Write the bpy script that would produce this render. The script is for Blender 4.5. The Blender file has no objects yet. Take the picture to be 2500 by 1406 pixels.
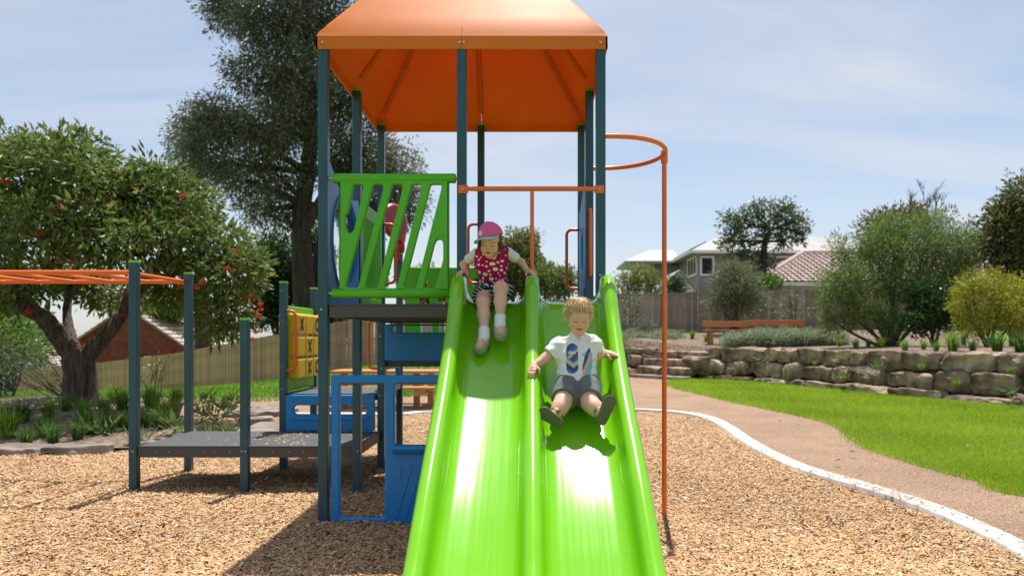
import bpy, bmesh, math, random
import numpy as np
from mathutils import Vector, Matrix, Euler
random.seed(11)
rng = np.random.default_rng(11)
SC = bpy.context.scene
COL = SC.collection
R = math.radians

# ------------------------------------------------------------------ camera
F, CX, CY, CAMZ = 1756.0, 1296.0, 825.0, 1.175      # focal length and axis in photo pixels, eye height in metres
cam = bpy.data.cameras.new('camera')
camo = bpy.data.objects.new('camera', cam); COL.objects.link(camo)
camo.location = (0, 0, CAMZ); camo.rotation_euler = (R(90), 0, 0)
cam.sensor_width = 36; cam.lens = 36 * F / 2500
cam.shift_x = -(CX - 1250) / 2500; cam.shift_y = (CY - 703) / 2500
cam.clip_start = 0.05; cam.clip_end = 3000
cam.dof.use_dof = True; cam.dof.focus_distance = 4.35; cam.dof.aperture_fstop = 2.4
SC.camera = camo
# ------------------------------------------------------------------ light
SUN = Vector((0.05, 0.35, 1.0)).normalized()         # towards the sun: behind the tower, a little to the right
elev = math.asin(SUN.z); azim = math.atan2(SUN.x, SUN.y)
world = bpy.data.worlds.new('World'); SC.world = world; world.use_nodes = True
def build_world():
    nt = world.node_tree; N = nt.nodes; L = nt.links; N.clear()
    out = N.new('ShaderNodeOutputWorld'); bg = N.new('ShaderNodeBackground'); sky = N.new('ShaderNodeTexSky')
    sky.sky_type = 'NISHITA'; sky.sun_disc = False; sky.sun_elevation = elev; sky.sun_rotation = azim
    sky.air_density = 1.0; sky.dust_density = 0.9; sky.ozone_density = 1.2; sky.altitude = 50
    tc = N.new('ShaderNodeTexCoord'); sep = N.new('ShaderNodeSeparateXYZ'); L.new(tc.outputs['Generated'], sep.inputs[0])
    # cirrus on a flat layer: direction divided by its height
    zc = N.new('ShaderNodeMath'); zc.operation = 'MAXIMUM'; zc.inputs[1].default_value = 0.04; L.new(sep.outputs['Z'], zc.inputs[0])
    za = N.new('ShaderNodeMath'); za.operation = 'ADD'; za.inputs[1].default_value = 0.12; L.new(zc.outputs[0], za.inputs[0])
    dx = N.new('ShaderNodeMath'); dx.operation = 'DIVIDE'; L.new(sep.outputs['X'], dx.inputs[0]); L.new(za.outputs[0], dx.inputs[1])
    dy = N.new('ShaderNodeMath'); dy.operation = 'DIVIDE'; L.new(sep.outputs['Y'], dy.inputs[0]); L.new(za.outputs[0], dy.inputs[1])
    cb = N.new('ShaderNodeCombineXYZ'); L.new(dx.outputs[0], cb.inputs[0]); L.new(dy.outputs[0], cb.inputs[1])
    mp = N.new('ShaderNodeMapping'); mp.inputs['Rotation'].default_value = (0, 0, R(24)); mp.inputs['Scale'].default_value = (0.55, 1.35, 1)
    L.new(cb.outputs[0], mp.inputs[0])
    n1 = N.new('ShaderNodeTexNoise'); n1.inputs['Scale'].default_value = 1.15; n1.inputs['Detail'].default_value = 9; n1.inputs['Roughness'].default_value = 0.52; n1.inputs['Distortion'].default_value = 0.7
    L.new(mp.outputs[0], n1.inputs['Vector'])
    rp = N.new('ShaderNodeValToRGB'); rp.color_ramp.elements[0].position = 0.36; rp.color_ramp.elements[1].position = 0.70
    rp.color_ramp.elements[0].color = (0.22,) * 3 + (1,); rp.color_ramp.elements[1].color = (0.80,) * 3 + (1,)
    L.new(n1.outputs['Fac'], rp.inputs[0])
    mix = N.new('ShaderNodeMix'); mix.data_type = 'RGBA'; mix.inputs['B'].default_value = (5.3, 5.5, 5.9, 1)
    L.new(rp.outputs['Color'], mix.inputs['Factor']); L.new(sky.outputs[0], mix.inputs['A'])
    L.new(mix.outputs['Result'], bg.inputs['Color']); bg.inputs['Strength'].default_value = 0.085
    L.new(bg.outputs[0], out.inputs[0])
build_world()
sl = bpy.data.lights.new('sun', 'SUN'); sl.energy = 4.15; sl.angle = R(0.55); sl.color = (1.0, 0.95, 0.88)
so = bpy.data.objects.new('sun', sl); COL.objects.link(so); so.rotation_euler = SUN.to_track_quat('Z', 'Y').to_euler(); so.location = (2, 8, 20)
SC.view_settings.view_transform = 'Standard'; SC.view_settings.look = 'None'; SC.view_settings.gamma = 1
SC.view_settings.exposure = 0.74; SC.view_settings.use_curve_mapping = False
SC.cycles.use_denoising = True
SC.cycles.max_bounces = 8; SC.cycles.transparent_max_bounces = 8; SC.cycles.caustics_reflective = False; SC.cycles.caustics_refractive = False
SC.cycles.sample_clamp_indirect = 6

# ------------------------------------------------------------------ helpers
def P(px, py, d): return Vector(((px - CX) / F * d, d, CAMZ + (CY - py) / F * d))
def G(px, py, z=0.0):
    d = (CAMZ - z) * F / (py - CY); return Vector(((px - CX) / F * d, d, z))
def tag(o, label=None, cat=None, group=None, kind=None):
    if label: o['label'] = label
    if cat: o['category'] = cat
    if group: o['group'] = group
    if kind: o['kind'] = kind
    return o
def empty(name, loc, label=None, cat=None, group=None):
    o = bpy.data.objects.new(name, None); COL.objects.link(o); o.location = loc; o.empty_display_size = 0.1
    return tag(o, label, cat, group)
def link(name, me, mt=None, parent=None, loc=None):
    o = bpy.data.objects.new(name, me); COL.objects.link(o)
    if mt is not None and not me.materials: me.materials.append(mt)
    if parent is not None:
        o.parent = parent
        q = parent; off = Vector((0, 0, 0))
        while q is not None: off += q.location; q = q.parent
        o.location = -off if loc is None else Vector(loc) - off
    elif loc is not None: o.location = loc
    return o
def fastmesh(name, V, Q=None, T=None, col=None, smooth=False):
    """numpy verts, quads and/or tris -> mesh, optional per-vertex colour"""
    V = np.asarray(V, dtype=np.float32); me = bpy.data.meshes.new(name)
    nq = 0 if Q is None else len(Q); nt = 0 if T is None else len(T)
    me.vertices.add(len(V)); me.vertices.foreach_set('co', V.ravel())
    idx = []
    if nq: idx.append(np.asarray(Q, dtype=np.int32).ravel())
    if nt: idx.append(np.asarray(T, dtype=np.int32).ravel())
    idx = np.concatenate(idx)
    me.loops.add(len(idx)); me.loops.foreach_set('vertex_index', idx)
    st = np.concatenate([np.arange(nq, dtype=np.int32) * 4, nq * 4 + np.arange(nt, dtype=np.int32) * 3])
    me.polygons.add(nq + nt); me.polygons.foreach_set('loop_start', st)
    me.update(calc_edges=True); me.validate()
    if smooth: me.polygons.foreach_set('use_smooth', np.ones(len(me.polygons), dtype=bool))
    if col is not None:
        a = me.color_attributes.new('Col', 'FLOAT_COLOR', 'POINT')
        c = np.ones((len(V), 4), dtype=np.float32); c[:, :3] = col
        a.data.foreach_set('color', c.ravel())
    return me
class MB:
    """collects boxes, tubes and loose faces that make one part"""
    def __init__(s): s.v = []; s.f = []; s.sm = []
    def add(s, v, f, smooth=False):
        b = len(s.v); s.v += [tuple(p) for p in v]; s.f += [tuple(i + b for i in q) for q in f]; s.sm += [smooth] * len(f)
    def box(s, lo, hi, bev=0.0, mat=None):
        bm = bmesh.new(); bmesh.ops.create_cube(bm, size=1)
        lo = Vector(lo); hi = Vector(hi); c = (lo + hi) / 2; e = hi - lo
        for v in bm.verts: v.co = Vector((v.co.x * e.x, v.co.y * e.y, v.co.z * e.z))
        if bev > 0: bmesh.ops.bevel(bm, geom=bm.edges[:], offset=bev, segments=2, affect='EDGES', profile=0.5)
        bm.verts.index_update()
        m = Matrix.Translation(c) if mat is None else mat @ Matrix.Translation(c)
        s.add([m @ v.co for v in bm.verts], [[v.index for v in f.verts] for f in bm.faces]); bm.free(); return s
    def tube(s, pts, rad, seg=12, cap=True, closed=False):
        pts = [Vector(p) for p in pts]; n = len(pts)
        rad = [rad] * n if not hasattr(rad, '__len__') else rad
        ring = []; up = None
        for i, p in enumerate(pts):
            a = pts[i - 1] if i else (pts[-1] if closed else p); b = pts[(i + 1) % n] if (i < n - 1 or closed) else p
            t = (b - a).normalized()
            if up is None: up = Vector((0, 0, 1)) if abs(t.z) < 0.9 else Vector((1, 0, 0))
            x = t.cross(up).normalized(); up = x.cross(t).normalized()
            ring.append([p + (x * math.cos(k * 2 * math.pi / seg) + up * math.sin(k * 2 * math.pi / seg)) * rad[i] for k in range(seg)])
        v = [q for r in ring for q in r]; f = []
        for i in range(n if closed else n - 1):
            j = (i + 1) % n
            for k in range(seg): f.append((i * seg + k, i * seg + (k + 1) % seg, j * seg + (k + 1) % seg, j * seg + k))
        s.add(v, f, True)
        if cap and not closed:
            s.add(ring[0], [tuple(reversed(range(seg)))]); s.add(ring[-1], [tuple(range(seg))])
        return s
    def build(s, name, mt, parent=None, **kw):
        me = bpy.data.meshes.new(name); me.from_pydata([tuple(p) for p in s.v], [], s.f); me.update()
        me.polygons.foreach_set('use_smooth', s.sm)
        bm = bmesh.new(); bm.from_mesh(me); bmesh.ops.recalc_face_normals(bm, faces=bm.faces[:]); bm.to_mesh(me); bm.free()
        return link(name, me, mt, parent, **kw)
def fillet(poly, r, n=4):
    out = []; m = len(poly)
    for i in range(m):
        p = Vector(poly[i][:2]); rr = poly[i][2] if len(poly[i]) > 2 else r
        a = Vector(poly[i - 1][:2]) - p; b = Vector(poly[(i + 1) % m][:2]) - p
        if rr <= 0: out.append(tuple(p)); continue
        k = min(rr, a.length * .48, b.length * .48); p0 = p + a.normalized() * k; p2 = p + b.normalized() * k
        for j in range(n + 1):
            t = j / n; q = p0 * (1 - t) ** 2 + p * 2 * t * (1 - t) + p2 * t * t; out.append((q.x, q.y))
    return out
def slab_mesh(name, outline, holes, thick, bev, mat):
    """flat plate with holes and rounded edges; 2-D outline lies in the matrix's x/y plane"""
    cu = bpy.data.curves.new(name, 'CURVE'); cu.dimensions = '2D'; cu.fill_mode = 'BOTH'
    cu.extrude = max(thick / 2 - bev, 0.0005); cu.bevel_depth = bev; cu.bevel_resolution = 2; cu.offset = -bev
    for poly in [outline] + list(holes):
        sp = cu.splines.new('POLY'); sp.points.add(len(poly) - 1); sp.use_cyclic_u = True
        for q, p in zip(sp.points, poly): q.co = (p[0], p[1], 0, 1)
    o = bpy.data.objects.new(name, cu); COL.objects.link(o); dg = bpy.context.evaluated_depsgraph_get(); dg.update()
    me = bpy.data.meshes.new_from_object(o.evaluated_get(dg)); bpy.data.objects.remove(o); bpy.data.curves.remove(cu)
    me.transform(mat); me.name = name
    me.materials.clear()
    return me
PLANE_XZ = lambda d: Matrix(((1, 0, 0, 0), (0, 0, -1, d), (0, 1, 0, 0), (0, 0, 0, 1)))     # (u,v) -> (x=u, y=d, z=v)
PLANE_YZ = lambda x: Matrix(((0, 0, 1, x), (1, 0, 0, 0), (0, 1, 0, 0), (0, 0, 0, 1)))      # (u,v) -> (x, y=u, z=v)
def catmull(pts, n):
    pts = [np.array(p, float) for p in pts]; out = []
    q = [2 * pts[0] - pts[1]] + pts + [2 * pts[-1] - pts[-2]]
    for i in range(len(pts) - 1):
        p0, p1, p2, p3 = q[i:i + 4]
        for j in range(n):
            t = j / n
            out.append(0.5 * ((2 * p1) + (-p0 + p2) * t + (2 * p0 - 5 * p1 + 4 * p2 - p3) * t * t + (-p0 + 3 * p1 - 3 * p2 + p3) * t ** 3))
    out.append(pts[-1]); return out

# ------------------------------------------------------------------ materials
def mat(name, c1, c2=None, rough=0.5, scale=6.0, bump=0.0, bscale=40.0, spec=0.5, metal=0.0, detail=5, coat=0.0,
        stretch=None, lo=0.35, hi=0.65, rvar=0.0, vcol=False, bdist=0.01, sss=0.0, transl=0.0, coords='Object', orand=0.0, macro=None):
    m = bpy.data.materials.new(name); m.use_nodes = True; nt = m.node_tree; N = nt.nodes; L = nt.links
    b = N['Principled BSDF']; out = N['Material Output']
    b.inputs['Roughness'].default_value = rough; b.inputs['Specular IOR Level'].default_value = spec; b.inputs['Metallic'].default_value = metal
    b.inputs['Coat Weight'].default_value = coat
    if sss: b.inputs['Subsurface Weight'].default_value = sss; b.inputs['Subsurface Radius'].default_value = (0.02, 0.008, 0.004)
    tc = N.new('ShaderNodeTexCoord'); vec = tc.outputs[coords]
    if stretch:
        mp = N.new('ShaderNodeMapping'); mp.inputs['Scale'].default_value = stretch; L.new(vec, mp.inputs[0]); vec = mp.outputs[0]
    csock = None
    if vcol:
        at = N.new('ShaderNodeAttribute'); at.attribute_name = 'Col'; csock = at.outputs['Color']
    if c2 is not None:
        n = N.new('ShaderNodeTexNoise'); n.inputs['Scale'].default_value = scale; n.inputs['Detail'].default_value = detail; L.new(vec, n.inputs['Vector'])
        r = N.new('ShaderNodeValToRGB'); r.color_ramp.elements[0].position = lo; r.color_ramp.elements[1].position = hi
        r.color_ramp.elements[0].color = (*c1, 1); r.color_ramp.elements[1].color = (*c2, 1); L.new(n.outputs['Fac'], r.inputs[0])
        if vcol:
            mx = N.new('ShaderNodeMix'); mx.data_type = 'RGBA'; mx.blend_type = 'MULTIPLY'; mx.inputs['Factor'].default_value = 1
            L.new(csock, mx.inputs['A']); L.new(r.outputs[0], mx.inputs['B']); csock = mx.outputs['Result']
        else: csock = r.outputs[0]
        if rvar:
            mr = N.new('ShaderNodeMapRange'); mr.inputs['To Min'].default_value = rough - rvar; mr.inputs['To Max'].default_value = rough + rvar
            L.new(n.outputs['Fac'], mr.inputs['Value']); L.new(mr.outputs[0], b.inputs['Roughness'])
    if macro and csock is not None:
        nm = N.new('ShaderNodeTexNoise'); nm.inputs['Scale'].default_value = macro[0]; nm.inputs['Detail'].default_value = 5; nm.inputs['Roughness'].default_value = .6; L.new(tc.outputs[coords], nm.inputs['Vector'])
        mm = N.new('ShaderNodeMapRange'); mm.inputs['From Min'].default_value = .3; mm.inputs['From Max'].default_value = .7; mm.inputs['To Min'].default_value = macro[1]; mm.inputs['To Max'].default_value = macro[2]; L.new(nm.outputs['Fac'], mm.inputs['Value'])
        sm_ = N.new('ShaderNodeVectorMath'); sm_.operation = 'SCALE'; L.new(csock, sm_.inputs[0]); L.new(mm.outputs[0], sm_.inputs['Scale']); csock = sm_.outputs[0]
    if orand and csock is not None:
        oi = N.new('ShaderNodeObjectInfo'); mr2 = N.new('ShaderNodeMapRange'); mr2.inputs['To Min'].default_value = 1 - orand; mr2.inputs['To Max'].default_value = 1 + orand; L.new(oi.outputs['Random'], mr2.inputs['Value'])
        sc_ = N.new('ShaderNodeVectorMath'); sc_.operation = 'SCALE'; L.new(csock, sc_.inputs[0]); L.new(mr2.outputs[0], sc_.inputs['Scale']); csock = sc_.outputs[0]
    if csock is not None: L.new(csock, b.inputs['Base Color'])
    else: b.inputs['Base Color'].default_value = (*c1, 1)
    if bump:
        n2 = N.new('ShaderNodeTexNoise'); n2.inputs['Scale'].default_value = bscale; n2.inputs['Detail'].default_value = 4; L.new(vec, n2.inputs['Vector'])
        bp = N.new('ShaderNodeBump'); bp.inputs['Strength'].default_value = bump; bp.inputs['Distance'].default_value = bdist
        L.new(n2.outputs['Fac'], bp.inputs['Height']); L.new(bp.outputs[0], b.inputs['Normal'])
    if transl:
        tr = N.new('ShaderNodeBsdfTranslucent'); ms = N.new('ShaderNodeMixShader'); ms.inputs[0].default_value = transl
        if csock is not None: L.new(csock, tr.inputs['Color'])
        else: tr.inputs['Color'].default_value = (*c1, 1)
        L.new(b.outputs[0], ms.inputs[1]); L.new(tr.outputs[0], ms.inputs[2]); L.new(ms.outputs[0], out.inputs['Surface'])
    return m
def wood_mat(name, c1, c2, stretch, rough=0.75, orand=0.0): return mat(name, c1, c2, rough=rough, scale=7, orand=orand, stretch=stretch, bump=0.35, bscale=9, detail=8, lo=.3, hi=.7)
M = {}
M['post'] = mat('post_paint', (0.011, 0.066, 0.098), (0.016, 0.080, 0.116), rough=0.34, scale=3, macro=(2.5, .85, 1.2), bump=0.06, bscale=900, bdist=0.0005)
M['lime'] = mat('lime_plastic', (0.15, 0.50, 0.012), (0.17, 0.54, 0.015), rough=0.4, scale=5)
M['green'] = mat('green_plastic', (0.075, 0.43, 0.004), (0.088, 0.47, 0.006), rough=0.42, scale=4, bump=0.05, bscale=500, bdist=0.0006)
M['orange'] = mat('orange_paint', (0.80, 0.155, 0.018), (0.84, 0.17, 0.022), rough=0.33, scale=4)
M['roof'] = mat('orange_roof_plastic', (0.84, 0.205, 0.016), (0.88, 0.225, 0.020), rough=0.50, scale=2.5, bump=0.04, bscale=300, bdist=0.0006, rvar=0.06, transl=0.20, spec=0.3, macro=(1.2, .92, 1.06))
M['blue'] = mat('blue_plastic', (0.004, 0.205, 0.58), (0.006, 0.22, 0.62), rough=0.38, scale=4, bump=0.05, bscale=500, bdist=0.0006)
M['yellow'] = mat('yellow_plastic', (0.90, 0.54, 0.004), (0.92, 0.57, 0.008), rough=0.38, scale=8)
M['red'] = mat('red_plastic', (0.36, 0.012, 0.022), (0.40, 0.016, 0.026), rough=0.3, scale=8)
M['black'] = mat('black_print', (0.008, 0.008, 0.008), rough=0.5)
M['deck'] = mat('deck_coating', (0.035, 0.038, 0.042), (0.085, 0.088, 0.092), rough=0.6, scale=160, detail=2, bump=0.5, bscale=180, bdist=0.002)
M['deckedge'] = mat('deck_edge_coating', (0.050, 0.046, 0.046), (0.085, 0.080, 0.080), rough=0.55, scale=220, detail=2, bump=0.3, bscale=260, bdist=0.001)
M['bolt'] = mat('galvanised_bolt', (0.55, 0.55, 0.54), rough=0.35, metal=0.8)
def slide_mat():
    m = mat('slide_plastic', (0.165, 0.475, 0.006), (0.18, 0.51, 0.008), rough=0.17, scale=2.2, spec=0.55)
    nt = m.node_tree; N = nt.nodes; L = nt.links; b = N['Principled BSDF']
    tc = N.new('ShaderNodeTexCoord'); mp = N.new('ShaderNodeMapping'); mp.inputs['Scale'].default_value = (70, 1.3, 1.3); L.new(tc.outputs['Object'], mp.inputs[0])
    n = N.new('ShaderNodeTexNoise'); n.inputs['Scale'].default_value = 1.0; n.inputs['Detail'].default_value = 6; L.new(mp.outputs[0], n.inputs['Vector'])
    mr = N.new('ShaderNodeMapRange'); mr.inputs['From Min'].default_value = .35; mr.inputs['From Max'].default_value = .7; mr.inputs['To Min'].default_value = 0.12; mr.inputs['To Max'].default_value = 0.18
    L.new(n.outputs['Fac'], mr.inputs['Value']); L.new(mr.outputs[0], b.inputs['Roughness'])
    bp = N.new('ShaderNodeBump'); bp.inputs['Strength'].default_value = 0.05; bp.inputs['Distance'].default_value = 0.0015
    n3 = N.new('ShaderNodeTexNoise'); n3.inputs['Scale'].default_value = 7; n3.inputs['Detail'].default_value = 3; L.new(tc.outputs['Object'], n3.inputs['Vector'])
    ad = N.new('ShaderNodeMath'); ad.operation = 'MULTIPLY_ADD'; ad.inputs[1].default_value = 0.25; L.new(n.outputs['Fac'], ad.inputs[0]); L.new(n3.outputs['Fac'], ad.inputs[2])
    L.new(ad.outputs[0], bp.inputs['Height']); L.new(bp.outputs[0], b.inputs['Normal'])
    # pale scuffs rubbed along the run
    mp2 = N.new('ShaderNodeMapping'); mp2.inputs['Scale'].default_value = (120, 4, 4); mp2.inputs['Rotation'].default_value = (0, 0, .03); L.new(tc.outputs['Object'], mp2.inputs[0])
    n4 = N.new('ShaderNodeTexNoise'); n4.inputs['Scale'].default_value = 1.0; n4.inputs['Detail'].default_value = 7; n4.inputs['Roughness'].default_value = .65; L.new(mp2.outputs[0], n4.inputs['Vector'])
    n5 = N.new('ShaderNodeTexNoise'); n5.inputs['Scale'].default_value = 3.5; n5.inputs['Detail'].default_value = 4; L.new(tc.outputs['Object'], n5.inputs['Vector'])
    r4_ = N.new('ShaderNodeMapRange'); r4_.inputs['From Min'].default_value = .60; r4_.inputs['From Max'].default_value = .74; r4_.inputs['To Max'].default_value = .55; L.new(n4.outputs['Fac'], r4_.inputs['Value'])
    r5_ = N.new('ShaderNodeMapRange'); r5_.inputs['From Min'].default_value = .42; r5_.inputs['From Max'].default_value = .62; L.new(n5.outputs['Fac'], r5_.inputs['Value'])
    mu = N.new('ShaderNodeMath'); mu.operation = 'MULTIPLY'; L.new(r4_.outputs[0], mu.inputs[0]); L.new(r5_.outputs[0], mu.inputs[1])
    mx = N.new('ShaderNodeMix'); mx.data_type = 'RGBA'; src = b.inputs['Base Color'].links[0].from_socket; L.new(mu.outputs[0], mx.inputs['Factor']); L.new(src, mx.inputs['A']); mx.inputs['B'].default_value = (.42, .60, .22, 1); L.new(mx.outputs['Result'], b.inputs['Base Color'])
    return m
M['slide'] = slide_mat()
M['leaf'] = mat('leaf_surface', (0, 0, 0), vcol=True, rough=0.45, spec=0.4, transl=0.36)
M['grassblade'] = mat('grass_blade', (0, 0, 0), vcol=True, rough=0.55, spec=0.25, transl=0.3)
M['bark'] = mat('rough_bark', (0.030, 0.022, 0.017), (0.115, 0.085, 0.062), rough=0.9, scale=5, stretch=(5, 5, 0.9), bump=0.9, bscale=5, bdist=0.05, detail=8)
M['darkbark'] = mat('dark_bark', (0.016, 0.012, 0.010), (0.060, 0.044, 0.034), rough=0.9, scale=3, stretch=(4, 4, .6), bump=0.8, bscale=4, bdist=0.06, detail=8)
M['greybark'] = mat('grey_twig_bark', (0.05, 0.043, 0.036), (0.11, 0.095, 0.08), rough=0.9, scale=8)
# ------------------------------------------------------------------ terrain
FENCE_X = np.array([-60, -31, -16.9, -9.4, -5.9, 3, 14, 30, 60.]); FENCE_Z = np.array([-4, -2.7, -1.3, -.42, .24, 1.30, 1.5, 1.6, 1.6])
FENCE_D = np.array([52, 42, 34, 26.6, 26, 26, 26.0, 26, 26])
wallpts = [P(1480, 915, 23.6), P(1530, 915, 22.9), P(1690, 925, 20.6), P(1850, 935, 18.75), P(2000, 950, 16.5), P(2200, 970, 14.2), P(2350, 983, 13.06), P(2500, 997, 12.0)]
wallpts = [(p.x, p.y) for p in wallpts] + [(8.65, 10.4), (9.1, 8.2), (9.4, 5.5)]
wallpts = [(-4.6, 25.0), (-1.5, 24.4), (0.8, 24.0)] + wallpts
WALL = np.array(catmull(wallpts, 12))
def smooth(t): t = np.clip(t, 0, 1); return t * t * (3 - 2 * t)
def height(x, d):
    x = np.asarray(x, float); d = np.asarray(d, float)
    fz = np.interp(x, FENCE_X, FENCE_Z); fd = np.interp(x, FENCE_X, FENCE_D)
    z = fz * smooth((d - 12.5) / np.maximum(fd - 12.5, 1)) * lowright(x, d)
    side = terrace_side(x, d); lo = np.minimum(fz, 0.86)
    zt = np.where(d > 20, lo + (fz - lo) * smooth((d - 20) / 6.0), 0.86 + 0.10 * smooth(side / 3))
    return np.where(side > 0.0, zt, z)
def lowright(x, d):  # the ground in front of the wall stays level
    return np.where((x > 0.5), 0.0, np.where(x > -3.0, smooth((0.5 - x) / 3.5), 1.0))
def terrace_side(x, d):
    """metres behind the stone wall (positive) measured crudely across it"""
    shp = np.broadcast(x, d).shape; x = np.broadcast_to(x, shp).ravel(); d = np.broadcast_to(d, shp).ravel()
    best = np.full(x.shape, 1e9); sg = np.zeros(x.shape)
    for i in range(len(WALL) - 1):
        ax, ay = WALL[i]; bx, by = WALL[i + 1]; ex, ey = bx - ax, by - ay
        t = np.clip(((x - ax) * ex + (d - ay) * ey) / (ex * ex + ey * ey), 0, 1)
        qx, qy = x - ax - t * ex, d - ay - t * ey; ds = np.hypot(qx, qy)
        s = np.sign(ex * (d - ay) - ey * (x - ax)); m = ds < best
        best = np.where(m, ds, best); sg = np.where(m, s, sg)
    return np.where(x < -4.4, -1.0, best * sg).reshape(shp)
def mulch_h(x, d):
    x = np.asarray(x, float); d = np.asarray(d, float)
    return 0.012 * np.sin(x * 2.1 + 1) * np.sin(d * 1.7) + 0.008 * np.sin(x * 5.3 + d * 3.1) - 0.085 * np.exp(-((x - 1.0) ** 2 + (d - 5.0) ** 2) / 1.3) - 0.01
def sheet(name, left, right, nu, nv, mt, off=0.0, hf=None, label=None, kind='structure', ragged=0.0):
    """ground sheet ruled between two curves of (x, d)"""
    A = np.array(left); B = np.array(right)
    def rs(c):
        s = np.concatenate([[0], np.cumsum(np.hypot(*np.diff(c, axis=0).T))]); u = np.linspace(0, s[-1], nu)
        return np.stack([np.interp(u, s, c[:, 0]), np.interp(u, s, c[:, 1])], 1)
    A = rs(A); B = rs(B); t = np.linspace(0, 1, nv)[None, :, None]
    Pn = A[:, None] * (1 - t) + B[:, None] * t; x, d = Pn[..., 0], Pn[..., 1]
    z = (height(x, d) if hf is None else hf(x, d)) + off
    V = np.stack([x, d, z], -1).reshape(-1, 3); i = np.arange(nu * nv).reshape(nu, nv)
    Q = np.stack([i[:-1, :-1], i[1:, :-1], i[1:, 1:], i[:-1, 1:]], -1).reshape(-1, 4)
    me = fastmesh(name, V, Q, smooth=True)
    if me.polygons[0].normal.z < 0: me.flip_normals()
    o = link(name, me, mt); tag(o, kind=kind)
    return o
M['lawn'] = mat('lawn_soil', (0.075, 0.16, 0.013), (0.19, 0.31, 0.028), rough=0.9, scale=9, detail=9, bump=0.6, bscale=60, bdist=0.03)
M['mulch'] = mat('bark_mulch', (0.17, 0.10, 0.052), (0.50, 0.33, 0.18), rough=0.9, scale=55, detail=8, bump=1.0, bscale=70, bdist=0.03, lo=.38, hi=.62)
M['chip'] = mat('wood_chip', (0, 0, 0), vcol=True, rough=0.8, spec=0.25)
M['path'] = mat('granitic_sand', (0.195, 0.118, 0.070), (0.44, 0.295, 0.192), rough=0.95, macro=(.9, .78, 1.18), scale=90, detail=9, bump=1.0, bscale=110, bdist=0.016, lo=.36, hi=.64)
M['concrete'] = mat('pale_concrete', (0.46, 0.44, 0.40), (0.64, 0.62, 0.575), rough=0.85, macro=(1.6, .75, 1.1), scale=9, detail=9, bump=0.3, bscale=80, bdist=0.004)
M['bed'] = mat('garden_mulch', (0.075, 0.055, 0.040), (0.34, 0.25, 0.175), rough=0.95, scale=16, detail=9, bump=1.0, bscale=40, bdist=0.04, lo=.36, hi=.66)
M['stone'] = mat('sandstone', (0.095, 0.060, 0.041), (0.39, 0.29, 0.212), rough=0.92, macro=(1.8, .6, 1.25), scale=3.2, orand=.28, detail=10, bump=1.0, bscale=11, bdist=0.05, lo=.33, hi=.67)
M['flatstone'] = mat('grey_paving_stone', (0.13, 0.105, 0.088), (0.30, 0.25, 0.21), rough=0.9, scale=2.5, detail=10, bump=0.6, bscale=12, bdist=0.03)
# the whole ground out to the horizon
def big_ground():
    xs = np.concatenate([[-900, -300, -120], np.arange(-60, 60.1, 0.75), [120, 300, 900]])
    ds = np.concatenate([[-300, -60, -15], np.arange(-4, 60.1, 0.75), [90, 160, 400, 1600]])
    X, D = np.meshgrid(xs, ds, indexing='ij'); Z = height(X, D) - 0.03; S_ = terrace_side(X, D)
    Z = np.where(S_ > 0, Z * smooth((S_ - 1.0) / 1.5) - 0.04, Z)
    Z = np.where((D < 12.2) & (X > -30) & (X < 8), Z - .35, Z)
    Z = np.where(D > 52, np.minimum(Z, 0.5), Z)
    V = np.stack([X, D, Z], -1).reshape(-1, 3); i = np.arange(X.size).reshape(X.shape)
    Q = np.stack([i[:-1, :-1], i[1:, :-1], i[1:, 1:], i[:-1, 1:]], -1).reshape(-1, 4)
    tag(link('ground', fastmesh('ground', V, Q, smooth=True), M['lawn']), kind='structure')
    xs = np.linspace(-120, 120, 60); fd = np.interp(xs, FENCE_X, FENCE_D) + .4
    A = np.stack([xs, fd, np.interp(xs, FENCE_X, FENCE_Z) - .01], 1); B_ = np.stack([xs, fd + 6, np.interp(xs, FENCE_X, FENCE_Z) - .01], 1); C_ = np.stack([xs, np.full(60, 110.), np.full(60, .6)], 1)
    V = np.concatenate([A, B_, C_]); i = np.arange(59); Q = np.concatenate([np.stack([k * 60 + i, k * 60 + i + 1, k * 60 + 61 + i, k * 60 + 60 + i], 1) for k in (0, 1)])
    tag(link('back_yard_ground', fastmesh('yards', V, Q, smooth=True), mat('yard_soil', (.16, .135, .10), (.24, .205, .16), rough=.95, scale=2)), kind='structure')
big_ground()
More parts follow.
